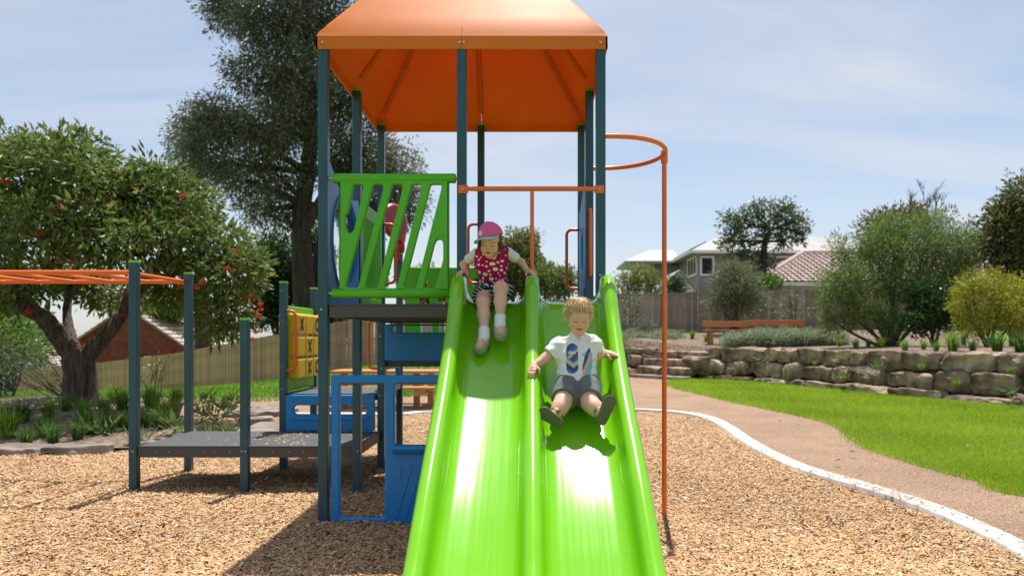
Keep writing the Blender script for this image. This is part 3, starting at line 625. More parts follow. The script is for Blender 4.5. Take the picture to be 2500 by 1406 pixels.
# overhead bar above the slide, with centre drop
def flat_end(b, x, z):
    b.box((x - .032, FR - S2 - .010, z - .026), (x + .032, FR - S2 - .001, z + .026), .004)
zb = CAMZ + (CY - 465) * FR / F
b = MB().tube([(C + .02, FR - S2 - .012, zb), (C + .10, FR - S2 - .016, zb), (Rr - .10, FR - S2 - .016, zb), (Rr - .02, FR - S2 - .012, zb)], [.012, .0155, .0155, .012], 14)
flat_end(b, C + .012, zb); flat_end(b, Rr - .012, zb)
bar = b.build('overhead_bar', M['orange'], tower)
bolt((C + .012, FR - S2 - .0105, zb), r=.009); bolt((Rr - .012, FR - S2 - .0105, zb), r=.009)
MB().tube([(.008, FR - S2 - .016, zb - .006), (.008, FR - S2 - .018, 1.50)], .0125, 12).build('drop_bar', M['orange'], tower)
# fire pole with its overhead hoop
zc = 2.49; cxp, cdp, rp = Rr + .03, (FR + MR) / 2, .45
hoop = []
for i in range(25):
    a = -math.pi / 2 + math.pi * i / 24; hoop.append((Rr + .03 + .47 * math.cos(a) ** .85 if math.cos(a) > 0 else Rr + .03, cdp + .45 * math.sin(a), zc))
MB().tube([(Rr + .02, FR, zc)] + hoop[1:-1] + [(Rr + .02, MR, zc)], .016, 14).build('pole_hoop', M['orange'], tower)
fp = MB().tube([(cxp + .47, cdp, -.3), (cxp + .47, cdp, zc + .01)], .0172, 18).build('fire_pole', M['orange'], tower)
MB().tube([(cxp + .47, cdp, zc - .07), (cxp + .47, cdp, zc - .06), (cxp + .47, cdp, zc + .02), (cxp + .47, cdp, zc + .026)], [.02, .025, .025, .018], 16).build('collar', M['orange'], fp)
# monkey bars
zr = 1.683
mb1 = MB().tube([(-7.2, MR, zr), (-3.08, MR, zr)], .0195, 14).build('monkey_bar_rail', M['orange'], tower)
mb2 = MB().tube([(-7.2, BR, zr), (-3.086, BR, zr)], .0195, 14).build('monkey_bar_rail', M['orange'], tower)
for i in range(12):
    x = -3.12 - i * .325
    MB().tube([(x, MR, zr), (x, BR, zr)], .0145, 10).build('rung', M['orange'], tower)
post(-7.2, MR, 1.755); post(-7.2, BR, 1.745)
# ------------------------------------------------------------------ roof
def roof():
    x0, x1, d0, d1 = L - .042, Rr + .042, FR - .042, BR + .042; zb, zt, za = 3.042, 3.128, 4.50; ax, ad = (x0 + x1) / 2, (d0 + d1) / 2
    root = bpy.data.objects.new('roof', None); COL.objects.link(root); root.parent = tower
    root.location = Vector((ax, ad, zb)) - tower.location
    cs = [(x0, d0), (x1, d0), (x1, d1), (x0, d1)]
    for i in range(4):
        a, b = cs[i], cs[(i + 1) % 4]
        for h in range(2):                         # each side is two moulded shells that meet at mid-side
            m0 = [a[k] + (b[k] - a[k]) * (h * .5 + .0006 * h) for k in (0, 1)]; m1 = [a[k] + (b[k] - a[k]) * (h * .5 + .5 - .0006 * (1 - h)) for k in (0, 1)]
            V = []; Q = []; nu, nv = 7, 10
            # fascia, rounded eave, sloping face gently bellied
            for v in range(nv + 3):
                for u in range(nu):
                    t = u / (nu - 1); p = [m0[k] + (m1[k] - m0[k]) * t for k in (0, 1)]
                    if v == 0: z, s = zb, 0
                    elif v == 1: z, s = zt - .006, 0
                    elif v == 2: z, s = zt + .002, .006
                    else:
                        s = .018 + (v - 3) / (nv - 1) * (.965 - .018); z = zt + .006 + (za - zt) * s - .012 * math.sin(s * math.pi) * math.sin(math.pi * (h * .5 + .5 * t))
                    V.append((p[0] + (ax - p[0]) * s, p[1] + (ad - p[1]) * s, z))
            for v in range(nv + 2):
                for u in range(nu - 1): Q.append((v * nu + u, v * nu + u + 1, (v + 1) * nu + u + 1, (v + 1) * nu + u))
            me = fastmesh('roof_panel', V, Q, smooth=True); o = link('roof_panel', me, M['roof'], root)
            md = o.modifiers.new('thickness', 'SOLIDIFY'); md.thickness = .012; md.offset = -1
            es = o.modifiers.new('edges', 'EDGE_SPLIT'); es.split_angle = R(38)
        # bolts on the fascia
        n = Vector((0, -1, 0)) if i == 0 else Vector((1, 0, 0)) if i == 1 else Vector((0, 1, 0)) if i == 2 else Vector((-1, 0, 0))
        for t in (.024, .4925, .5075, .976):
            p = Vector((a[0] + (b[0] - a[0]) * t, a[1] + (b[1] - a[1]) * t, 3.083)) + n * .001
            MB().tube([p, p + n * .004, p + n * .006], [.010, .010, .006], 10).build('bolt', M['bolt'], root)
        # inside ribs under each hip and each mid-side seam
        for q, w in ((a, .03), (((a[0] + b[0]) / 2, (a[1] + b[1]) / 2), .022)):
            s0, s1 = .075, .95; pts = []
            for s in (s0, .3, .5, .7, s1): pts.append(Vector((q[0] + (ax - q[0]) * s, q[1] + (ad - q[1]) * s, zt + (za - zt) * s - .035 - (.012 * math.sin(s * math.pi) if w < .025 else 0))))
            MB().tube(pts, w, 4).build('roof_rib', M['roof'], root)
            for s in (.16, .33):
                pb = Vector((q[0] + (ax - q[0]) * s, q[1] + (ad - q[1]) * s, zt + (za - zt) * s - .035 - (.012 * math.sin(s * math.pi) if w < .025 else 0) - w * .9))
                MB().tube([pb, pb - Vector((0, 0, .008))], .009, 8).build('bolt', M['post'], root)
    MB().tube([(ax, ad, za - .10), (ax, ad, za - .02), (ax, ad, za + .02)], [.09, .07, .02], 16).build('finial', M['roof'], root)
roof()
# ------------------------------------------------------------------ slide
BED = [(4.70, 1.408), (4.60, 1.405), (4.50, 1.378), (4.42, 1.308), (4.30, 1.19), (4.10, 1.029), (3.9, .883), (3.75, .781), (3.65, .718), (3.55, .657), (3.45, .597), (3.2, .4395), (3.0, .3065), (2.8, .1725), (2.62, .075), (2.45, .030), (2.3, .018), (2.1, .016)]
HW = [(4.70, .015), (4.675, .09), (4.64, .145), (4.58, .178), (4.5, .19), (4.3, .178), (4.0, .16), (3.5, .15), (2.15, .14)]
BEDC = np.array(catmull(BED, 8))
def bed_z(d): return float(np.interp(d, BEDC[::-1, 0], BEDC[::-1, 1]))
XL, XM, XR = -.449, .008, .478
def slide():
    c = BEDC; t = np.gradient(c, axis=0); t /= np.linalg.norm(t, axis=1)[:, None]; nrm = np.stack([t[:, 1], -t[:, 0]], 1)
    nrm[nrm[:, 1] < 0] *= -1
    hwx = np.array(HW)[::-1]; rows = []
    def rail(x, hw, r, lo_l, lo_r):
        r = min(r, hw * .49); k = [(x + r * math.cos(a), hw - r + r * math.sin(a)) for a in np.linspace(math.pi, 0, 11)]
        return k
    n = None
    for (d, z), nn in zip(c, nrm):
        hw = float(np.interp(d, hwx[:, 0], hwx[:, 1])); r = .043; sec = [(XL - r * .96, -.035), (XL - r, hw * .5 - .01)]
        def lane(a, b):
            q = [(a + r + .002, hw * .45), (a + r + .008, min(.045, hw * .3)), (a + r + .022, min(.016, hw * .12)), (a + r + .05, .002), (a + r + .075, 0)]
            w = [(a + r + .075 + (b - a - 2 * r - .15) * k / 6, -.005 * math.sin(math.pi * k / 6)) for k in range(1, 6)]
            return q + w + [(a + b - x, h) for x, h in reversed(q)]
        sec += rail(XL, hw, r, 0, 0) + lane(XL, XM) + rail(XM, hw - .004, r * .98, 0, 0) + lane(XM, XR) + rail(XR, hw, r, 0, 0) + [(XR + r, hw * .5 - .01), (XR + r * .96, -.035)]
        n = len(sec); rows.append([(x, d + nn[0] * h, z + nn[1] * h) for x, h in sec])
    V = np.array(rows); m = len(rows); i = np.arange(m * n).reshape(m, n)
    Q = np.concatenate([np.stack([i[:-1, :-1], i[1:, :-1], i[1:, 1:], i[:-1, 1:]], -1).reshape(-1, 4)])
    me = fastmesh('slide', V.reshape(-1, 3), Q, smooth=True); o = link('slide', me, M['slide'], tower)
    bm = bmesh.new(); bm.from_mesh(me); bmesh.ops.recalc_face_normals(bm, faces=bm.faces[:]); bm.to_mesh(me); bm.free()
    md = o.modifiers.new('thickness', 'SOLIDIFY'); md.thickness = .008; md.offset = -1
    # support foot under the run-out
    MB().tube([(XL + .2, 2.6, -.3), (XL + .2, 2.6, .125)], .025, 10).build('support_leg', M['post'], o); MB().tube([(XR - .2, 2.6, -.3), (XR - .2, 2.6, .125)], .025, 10).build('support_leg', M['post'], o)
    return o
slide_o = slide()
tag(slide_o, 'glossy lime green double slide with three rounded rails')
# ------------------------------------------------------------------ stone retaining wall and steps
def vnoise(p, s, seed):
    """cheap smooth 3-D noise from sines"""
    p = np.asarray(p) * s + seed
    return (np.sin(p[:, 0] * 1.7 + 1.3 * np.sin(p[:, 1] * 1.1 + p[:, 2])) + np.sin(p[:, 1] * 2.1 + 1.7 * np.sin(p[:, 2] * .9)) + np.sin(p[:, 2] * 1.9 + 1.2 * np.sin(p[:, 0] * 1.3))) / 3
def stone_mesh(sx, sy, sz, seed, sub=8, rough=.05, rnd=.25):
    bm = bmesh.new(); bmesh.ops.create_cube(bm, size=1); bmesh.ops.subdivide_edges(bm, edges=bm.edges[:], cuts=sub, use_grid_fill=True)
    V = np.array([v.co for v in bm.verts]); 
    n = np.linalg.norm(V, axis=1)[:, None]; p = 11; ln = (np.abs(V * 2) ** p).sum(1)[:, None] ** (1 / p)
    V = V / ln; V = V * np.array([sx, sy, sz]) 
    tw = rng.normal(0, .10, 4); V[:, 2] += V[:, 0] * tw[0] * .3 * sz / sx; V[:, 0] += V[:, 2] * tw[1] * sx / max(sz, .1) * .3; V[:, 1] += V[:, 0] * tw[2] * .12
    d = vnoise(V, 4.5, seed)[:, None] * rough * 1.2 + vnoise(V, 12, seed * 1.7)[:, None] * rough * .6 + vnoise(V, 27, seed * 2.3)[:, None] * rough * .38 + vnoise(V, 50, seed * 3.1)[:, None] * rough * .18
    V = V + V / (np.linalg.norm(V, axis=1)[:, None] + 1e-6) * d
    # a few flat chisel cuts across corners
    for k in range(9):
        nn = rng.normal(0, 1, 3); nn /= np.linalg.norm(nn); ext = (np.abs(nn) * np.array([sx, sy, sz]) / 2).sum() * rng.uniform(.72, .92); dd = V @ nn - ext; V = V - np.where(dd > 0, dd, 0)[:, None] * nn
    for v, c in zip(bm.verts, V): v.co = c
    me = bpy.data.meshes.new('stone'); bm.to_mesh(me); bm.free()
    return me
def wall_point(c, s):
    cum = np.concatenate([[0], np.cumsum(np.hypot(*np.diff(c, axis=0).T))]); x = np.interp(s, cum, c[:, 0]); y = np.interp(s, cum, c[:, 1])
    x2 = np.interp(s + .05, cum, c[:, 0]); y2 = np.interp(s + .05, cum, c[:, 1]); return x, y, math.atan2(y2 - y, x2 - x), cum[-1]
def s_at(c, px):
    cum = np.concatenate([[0], np.cumsum(np.hypot(*np.diff(c, axis=0).T))]); pp = CX + F * c[:, 0] / c[:, 1]; k = np.argmin(np.abs(pp - px)); return cum[k]
def stone_wall(name, s0, s1, courses, label):
    root = empty(name, (wall_point(WALL, s0)[0], wall_point(WALL, s0)[1], 0), label, 'stone wall')
    for ci, (z0, z1, back, hd) in enumerate(courses):
        s = s0 - rng.uniform(0, .15) * (ci % 2)
        while s < s1 - .12:
            w = rng.choice([rng.uniform(.42, .62), rng.uniform(.7, 1.05), rng.uniform(1.0, 1.45)]) * (1.0 if ci else 1.15); w = min(w, s1 - s + .05)
            x, y, a, _ = wall_point(WALL, s + w / 2)
            bj = rng.normal(0, .035)
            hgt = (z1 - z0) * rng.uniform(.86, 1.08)
            me = stone_mesh(w * .985, hd, hgt, rng.uniform(0, 40)); 
            o = link('stone', me, M['stone'], root, loc=(x - math.sin(a) * (back + bj + hd / 2), y + math.cos(a) * (back + bj + hd / 2), (z0 + z1) / 2 + rng.normal(0, .008)))
            o.rotation_euler = (rng.normal(0, .02), rng.normal(0, .015), a + rng.normal(0, .02)); s += w
    return root
sA, sB, sC = s_at(WALL, 1588), s_at(WALL, 1697), wall_point(WALL, 0)[3]
stone_wall('stone_wall', sB, sC - 4.0, [(-.25, .17, 0, .5), (.165, .54, .14, .46), (.535, .905, .28, .44)], 'long curved retaining wall of brown stone blocks beside the lawn')
stone_wall('stone_wall', 1.0, sA, [(-.25, .24, 0, .5), (.235, .66, .10, .46), (.655, .86, .2, .4)], 'low stone block wall partly hidden behind the slide, left of stone steps')
def steps():
    x, y, a, _ = wall_point(WALL, (sA + sB) / 2); root = empty('stone_steps', (x, y, 0), 'four rough stone steps leading up through the block wall', 'steps')
    for i in range(4):
        for k in range(2 if i != 2 else 1):
            w = (sB - sA) * (.5 if i != 2 else 1.0) * 1.12; off = ((k - .5) * w if i != 2 else 0) + rng.normal(0, .05)
            me = stone_mesh(w * .99, .62, .24, rng.uniform(0, 40), rough=.022)
            bk = -.80 + i * .34
            o = link('step', me, M['flatstone' if i < 1 else 'stone'], root, loc=(x + math.cos(a) * off - math.sin(a) * (bk + .2), y + math.sin(a) * off + math.cos(a) * (bk + .2), -.005 + i * .225)); o.rotation_euler = (0, 0, a)
    me = stone_mesh(.55, .9, .55, 3.3); o = link('cheek_stone', me, M['stone'], root, loc=(wall_point(WALL, sB + .12)[0] + .05, wall_point(WALL, sB)[1] + .1, .42)); o.rotation_euler = (0, 0, a)
steps()
# flat stones: edging of the left garden bed and the crazy paving behind the deck
def edging():
    root = empty('bed_edging', (-6, 7.7, 0), 'row of flat stones edging the left garden bed', 'edging')
    x = -8.6; k = 0
    while x < -4.3:
        w = rng.uniform(.5, .95); me = stone_mesh(w, rng.uniform(.3, .42), .16, rng.uniform(0, 30), rough=.034)
        o = link('edge_stone', me, M['flatstone'], root, loc=(x + w / 2, np.interp(x, [-8.6, -5.2, -4.2], [7.28, 7.38, 7.95]) + rng.normal(0, .02), -.01)); o.rotation_euler = (0, 0, rng.normal(0, .08) + (.25 if x > -5.2 else 0)); x += w * .99; k += 1
    root2 = empty('stone_paving', (-4.8, 10.5, 0), 'grey crazy paving stones leading to the low platform', 'paving')
    for i in range(16):
        px = rng.uniform(596, 690); py = rng.uniform(995, 1062); p = G(px, py, .05)
        me = stone_mesh(rng.uniform(.35, .7), rng.uniform(.4, .8), .10, rng.uniform(0, 30), rough=.02)
        o = link('paving_stone', me, M['flatstone'], root2, loc=(p.x, p.y, .04)); o.rotation_euler = (0, 0, rng.uniform(0, 3))
edging()
# ------------------------------------------------------------------ fences
M['newpaling'] = wood_mat('tan_paling', (0.33, 0.185, 0.105), (0.60, 0.385, 0.245), (6, 6, .7), orand=.22)
M['oldpaling'] = wood_mat('weathered_paling', (0.19, 0.152, 0.125), (0.39, 0.325, 0.28), (6, 6, .7), orand=.3)
def fence(name, x0, x1, hgt, m, label, zadd=0.0, step=None, pw=.105):
    xs = np.array([x0, x1]); root = empty(name, (x0, np.interp(x0, FENCE_X, FENCE_D), 0), label, 'fence')
    vm = []
    for k in range(5):
        b = MB(); w = pw * (.94 + .02 * k); b.box((-w / 2, -.009, 0), (w / 2, .009, hgt), 0); me_o = b.build('paling', m, root); vm.append(me_o.data)
        bpy.data.objects.remove(me_o)
    dense = np.linspace(x0, x1, 600); dd = np.interp(dense, FENCE_X, FENCE_D); cum = np.concatenate([[0], np.cumsum(np.hypot(np.diff(dense), np.diff(dd)))])
    n = int(cum[-1] / pw); ang = 0
    for i in range(n):
        s = (i + .5) * pw; x = np.interp(s, cum, dense); d = np.interp(x, FENCE_X, FENCE_D); xa = np.interp(s + .2, cum, dense); da = np.interp(xa, FENCE_X, FENCE_D)
        z = np.interp(x, FENCE_X, FENCE_Z) + zadd
        if step: z = math.floor(z / step) * step if False else z
        o = link('paling', vm[rng.integers(5)], None, root, loc=(x, d + rng.uniform(-.006, .006) + (.022 if i % 2 else 0), z - .05 + rng.normal(0, .012)))
        o.rotation_euler = (0, rng.normal(0, .004), math.atan2(da - d, xa - x)) if abs(xa - x) > 1e-6 else (0, 0, 0)
    for h in (.3, hgt * .5, hgt - .25):
        b = MB(); k = 14
        for i in range(k):
            xa, xb = x0 + (x1 - x0) * i / k, x0 + (x1 - x0) * (i + 1) / k
            pa = Vector((xa, np.interp(xa, FENCE_X, FENCE_D) + .05, np.interp(xa, FENCE_X, FENCE_Z) + zadd + h)); pb = Vector((xb, np.interp(xb, FENCE_X, FENCE_D) + .05, np.interp(xb, FENCE_X, FENCE_Z) + zadd + h))
            b.tube([pa, pb], .035, 4)
        b.build('fence_rail', m, root)
    return root
fence('paling_fence', -33.0, -5.2, 1.78, M['newpaling'], 'tan timber paling fence sloping down to the left behind the gum tree')
fence('paling_fence', -5.1, 20.0, 1.52, M['oldpaling'], 'weathered grey timber paling fence behind the slide and terrace')
# ------------------------------------------------------------------ timber bench pair, picnic table
M['timber'] = wood_mat('oiled_timber', (0.36, 0.135, 0.045), (0.52, 0.235, 0.095), (2.5, 9, 9), rough=.6)
def bench(name, xa, xb, d, zg, rot, label):
    w = xb - xa; root = empty(name, ((xa + xb) / 2, d, zg), label, 'bench', None)
    b = MB
    def part(nm, lo, hi):
        o = MB().box(lo, hi, .008).build(nm, M['timber']); o.parent = root; return o
    for k in range(3): part('seat_slat', (-w / 2, -.38 + k * .125, .36), (w / 2, -.38 + k * .125 + .115, .40))
    for s in (-1, 1):
        x = s * w * .36
        part('leg', (x - .05, -.34, -.3), (x + .05, -.24, .359)); part('back_post', (x - .05, -.015, -.3), (x + .05, .06, .60)); part('seat_bearer', (x - .04, -.23, .28), (x + .04, -.02, .358))
    part('backrest', (-w / 2, -.06, .50), (w / 2, -.017, .67))
    root.rotation_euler = (0, 0, rot); return root
pb1, pb2 = P(1716, 830, 22), P(1832, 830, 22)
bench('timber_bench', pb1.x, pb2.x, 22.1, 1.02, .02, 'orange timber bench with single back board, nearer the stone steps')
pb3, pb4 = P(1829, 830, 22.6), P(1966, 830, 22.6)
bench('timber_bench', pb3.x, pb4.x, 22.75, 1.07, -.03, 'orange timber bench behind the silvery hedge, slightly higher one')
def picnic():
    c = Vector((-2.45, 12.3, 0)); root = empty('picnic_table', c, 'timber picnic table with bench seats seen behind the blue shop panel', 'table')
    def part(nm, lo, hi, **k):
        o = MB().box(lo, hi, .008).build(nm, M['timber']); o.parent = root; return o
    for k in range(5): part('table_plank', (-.90, -.36 + k * .145, .585), (.90, -.36 + k * .145 + .135, .63))
    for s in (-1, 1):
        for k in range(2): part('bench_plank', (-.88, s * .62 - .14 + k * .145, .345), (.88, s * .62 - .14 + k * .145 + .135, .385))
        x = s * .62
        for q in (-.12, .12): part('leg', (x + q - .05, -.055, -.1), (x + q + .05, .055, .584))
        part('cross_beam', (x - .055, -.72, .24), (x + .055, .72, .344))
    return root
picnic()
# small orange balance beam end showing beside the slide
def beam():
    p = G(1546, 1000, 0); root = empty('balance_beam', (p.x, p.y, 0), 'low orange balance beam, its rounded end peeping out beside the slide', 'balance beam')
    o = MB().tube([(-1.6, .05, .055), (-.03, 0, .055), (.0, 0, .055), (.012, 0, .055)], [.036, .036, .032, .02], 14).build('beam', M['orange']); o.parent = root
    for x in (-1.4, -.25):
        o = MB().tube([(x, .03, -.2), (x, .03, .03)], .022, 10).build('leg', M['post']); o.parent = root
beam()
# ------------------------------------------------------------------ houses
M['weatherboard'] = mat('grey_weatherboard', (0.235, 0.225, 0.205), (0.275, 0.265, 0.245), rough=.7, scale=2)
M['white'] = mat('white_trim', (0.78, 0.78, 0.76), rough=.5)
M['metalroof'] = mat('pale_metal_roof', (0.27, 0.262, 0.252), (0.33, 0.322, 0.31), rough=.55, scale=1.5)
M['glass'] = mat('dark_window_glass', (0.015, 0.02, 0.025), rough=.06, spec=.8)
M['solar'] = mat('solar_panel', (0.012, 0.018, 0.035), rough=.15)
M['tile'] = mat('terracotta_tile', (0.37, 0.265, 0.232), (0.52, 0.405, 0.365), rough=.85, scale=3, detail=8)
M['greytile'] = mat('faded_roof_tile', (0.30, 0.235, 0.19), (0.47, 0.40, 0.33), rough=.85, scale=3, detail=8)
M['brick'] = mat('red_brick', (0.135, 0.036, 0.022), (0.225, 0.068, 0.04), rough=.9, scale=3, detail=9, bump=.3, bscale=30)
M['render'] = mat('cream_render', (0.50, 0.47, 0.41), rough=.8)
def boards(root, a, b, z0, z1, m, step=.18, nm='weatherboard'):
    """lapped boards along the wall from a to b (x, d)"""
    a = Vector((*a, 0)); b = Vector((*b, 0)); t = (b - a).normalized(); n = Vector((t.y, -t.x, 0)); z = z0
    while z < z1 - .02:
        h = min(step, z1 - z); V = [a + n * .035, b + n * .035, b + n * .012, a + n * .012, a, b]; mb = MB()
        v = [a + n * .035 + Vector((0, 0, z)), b + n * .035 + Vector((0, 0, z)), b + n * .010 + Vector((0, 0, z + h)), a + n * .010 + Vector((0, 0, z + h)), a + Vector((0, 0, z)), b + Vector((0, 0, z))]
        mb.add(v, [(0, 1, 2, 3), (0, 4, 5, 1)]); mb.build(nm, m, root); z += step
def window(root, o_, t, z0, z1, w, panes, fw=.09):
    """window at wall point o_ (x, d), along unit t, facing n"""
    o_ = Vector((*o_, 0)); t = Vector((*t, 0)).normalized(); n = Vector((t.y, -t.x, 0))
    mt_ = Matrix((( t.x, -n.x, 0, o_.x), (t.y, -n.y, 0, o_.y), (0, 0, 1, 0), (0, 0, 0, 1)))
    f = MB(); f.box((-fw, -.09, z0 - fw), (w + fw, .02, z0), 0, mt_); f.box((-fw, -.09, z1), (w + fw, .02, z1 + fw), 0, mt_)
    f.box((-fw, -.09, z0), (0, .02, z1), 0, mt_); f.box((w, -.09, z0), (w + fw, .02, z1), 0, mt_)
    for k in range(1, panes): f.box((w * k / panes - .03, -.08, z0), (w * k / panes + .03, .02, z1), 0, mt_)
    fo = f.build('window', M['white'], root)
    for k in range(panes):
        g = MB(); a0, a1 = w * k / panes + (.03 if k else 0), w * (k + 1) / panes - (.03 if k < panes - 1 else 0); g.box((a0, -.055, z0), (a1, -.045, z1), 0, mt_); g.build('pane', M['glass'], fo)
def hip_roof(root, x0, x1, d0, d1, ze, zr, rx0, rx1, m, nm='roof', th=.14, rd=None):
    rd = (d0 + d1) / 2 if rd is None else rd; v = [(x0, d0, ze), (x1, d0, ze), (x1, d1, ze), (x0, d1, ze), (rx0, rd, zr), (rx1, rd, zr)]
    v += [(x, d, z - th) for x, d, z in v[:4]]
    mb = MB(); mb.add(v, [(0, 1, 5, 4), (1, 2, 5), (2, 3, 4, 5), (3, 0, 4), (0, 6, 7, 1), (1, 7, 8, 2), (2, 8, 9, 3), (3, 9, 6, 0), (6, 9, 8, 7)])
    return mb.build(nm, m, root)
def grey_house():
    root = empty('house', (8.85, 38, 1.5), 'two storey grey weatherboard house with pale metal roof and verandah', 'house')
    x0, x1, d0, d1, zb, ze = 8.85, 20.0, 38.0, 46.0, 1.5, 5.62
    MB().box((x0, d0, zb), (x1, d1, ze)).build('wall', M['weatherboard'], root)
    boards(root, (x0, d0 - .002), (x1, d0 - .002), 2.6, ze - .05, M['weatherboard']); boards(root, (x0 - .002, d1), (x0 - .002, d0), 2.6, ze - .05, M['weatherboard'])
    MB().box((x0 - .05, d0 - .05, 2.4), (x0 + .09, d0 + .09, ze)).build('corner_trim', M['weatherboard'], root)
    hip_roof(root, x0 - .5, x1 + .6, d0 - .5, d1 + .5, 5.72, 7.1, 11.0, 16.4, M['metalroof'])
    window(root, (x0, 40.25), (0, -1), 4.62, 5.46, 2.0, 3); window(root, (9.02, d0), (1, 0), 4.55, 5.40, .56, 1)
    window(root, (12.2, d0), (1, 0), 4.5, 5.4, 1.4, 2); window(root, (15.2, d0), (1, 0), 4.5, 5.35, 1.5, 2)
    # solar panels on the west slope
    a, b_, c = Vector((8.35, 37.5, 5.72)), Vector((8.35, 46.5, 5.72)), Vector((11.0, 42, 7.1)); n = (b_ - a).cross(c - a).normalized(); n = n if n.z > 0 else -n
    for r_ in range(2):
        for k in range(4):
            q = []
            for u, w in ((0, 0), (1, 0), (1, 1), (0, 1)):
                s = .10 + (r_ + w * .95) * .24; e0 = a + (c - a) * s; e1 = b_ + (c - b_) * s; q.append(e0 + (e1 - e0) * (.06 + .22 * (k + u * .96)) + n * .10)
            mb = MB(); mb.add(q + [p - n * .05 for p in q], [(0, 1, 2, 3), (7, 6, 5, 4), (0, 4, 5, 1), (1, 5, 6, 2), (2, 6, 7, 3), (3, 7, 4, 0)]); mb.build('solar_panel', M['solar'], root)
    # west wing with open verandah
    MB().box((7.37, 43.0, zb), (8.84, 46.0, 5.62)).build('wing_wall', M['weatherboard'], root); boards(root, (7.37, 42.99), (8.84, 42.99), 3.0, 5.6, M['weatherboard'])
    hip_roof(root, 5.55, 8.9, 42.4, 46.6, 5.72, 6.62, 7.3, 8.8, M['metalroof'], 'wing_roof')
    for x in (6.14, 6.80):
        MB().box((x - .07, 42.7, 1.5), (x + .07, 42.84, 5.57)).build('verandah_post', M['white'], root)
    MB().box((5.8, 42.6, 3.1), (7.36, 46, 3.25)).build('verandah_floor', M['white'], root)
    MB().box((x0 - .58, d0 - .60, 5.60), (x1 + .6, d0 - .502, 5.74)).build('gutter', M['white'], root); MB().box((x0 - .60, d0 - .50, 5.60), (x0 - .502, d1 + .4, 5.74)).build('gutter', M['white'], root)
    return root
grey_house()
def shed():
    p = P(1658, 664, 34); root = empty('shed', (p.x, 34, 1.4), 'small white gabled shed in front of the grey house', 'shed')
    zl, zr = P(0, 690, 34).z, P(0, 720, 34).z; xl, xr = P(1612, 0, 34).x, P(1712, 0, 34).x
    mb = MB(); mb.add([(xl, 34, zl - .35), (p.x, 34, p.z), (xr, 34, zr - .1), (xr, 34, 1.2), (xl, 34, 1.2), (xl, 36.5, zl - .35), (p.x, 36.5, p.z), (xr, 36.5, zr - .1), (xr, 36.5, 1.2), (xl, 36.5, 1.2)], [(0, 1, 2, 3, 4), (9, 8, 7, 6, 5), (0, 5, 6, 1), (1, 6, 7, 2), (2, 7, 8, 3), (4, 9, 5, 0)])
    mb.build('wall', M['white'], root)
    up = Vector((0, 0, .09))
    for a, b_ in (((xl - .25, zl - .48), (p.x, p.z)), ((p.x, p.z), (xr + .2, zr - .32))):
        q = [Vector((a[0], 33.75, a[1] + .01)), Vector((b_[0], 33.75, b_[1] + .01)), Vector((b_[0], 36.7, b_[1] + .01)), Vector((a[0], 36.7, a[1] + .01))]
        m2 = MB(); m2.add(q + [v + up for v in q], [(3, 2, 1, 0), (4, 5, 6, 7), (0, 1, 5, 4), (1, 2, 6, 5), (2, 3, 7, 6), (3, 0, 4, 7)]); m2.build('roof', M['metalroof'], root)
shed()
def tiled(root, quad, m, rows, cols, nm='roof_tiles'):
    """lapped rounded tiles over a four-cornered slope: quad = eave-left, eave-right, ridge-right, ridge-left"""
    a, b_, c, d = [Vector(q) for q in quad]; n = (b_ - a).cross(d - a).normalized(); n = n if n.z > 0 else -n; V = []; Q = []
    for r_ in range(rows):
        t0, t1 = r_ / rows, (r_ + 1.12) / rows; l0, r0 = a.lerp(d, t0), b_.lerp(c, t0); l1, r1 = a.lerp(d, min(t1, 1)), b_.lerp(c, min(t1, 1)); wid = (r0 - l0).length; nc = max(2, int(cols * wid / (b_ - a).length))
        for k in range(nc):
            for h, (u, lift) in enumerate(((0, .02), (.3, .07), (.7, .07), (1, .02))):
                u = (k + u) / nc; V += [l0.lerp(r0, u) + n * (lift + .035), l1.lerp(r1, u) + n * lift * .6]
            i = len(V) - 8; Q += [(i, i + 2, i + 3, i + 1), (i + 2, i + 4, i + 5, i + 3), (i + 4, i + 6, i + 7, i + 5)]
    o = link(nm, fastmesh(nm, [tuple(v) for v in V], Q), m, root); tag(o, kind='stuff'); return o
def tile_house():
    root = empty('house', (10.1, 32, 1), 'single storey house with pinkish terracotta tile roof behind the fence', 'house')
    x0, x1, d0, d1, ze, zr, rx0, rx1, rd = 10.1, 27, 32, 40, 3.66, 5.38, 13.6, 23.5, 36
    MB().box((x0 + .5, d0 + .5, .8), (x1 - .5, d1 - .5, ze - .02)).build('wall', M['render'], root)
    hip_roof(root, x0, x1, d0, d1, ze, zr, rx0, rx1, M['tile'])
    tiled(root, [(x0, d0, ze), (x1, d0, ze), (rx1, rd, zr), (rx0, rd, zr)], M['tile'], 13, 56); tiled(root, [(x0, d1, ze), (x0, d0, ze), (rx0, rd, zr), (rx0, rd + .01, zr)], M['tile'], 13, 26)
    for a, b_ in (((x0, d0, ze + .05), (rx0, rd, zr + .06)), ((rx0, rd, zr + .06), (rx1, rd, zr + .06)), ((x1, d0, ze + .05), (rx1, rd, zr + .06))):
        MB().tube([a, b_], .13, 8).build('ridge_cap', M['tile'], root)
    MB().box((x0 - .1, d0 - .14, ze - .17), (x1, d0 - .003, ze - .01)).build('gutter', M['white'], root)
tile_house()
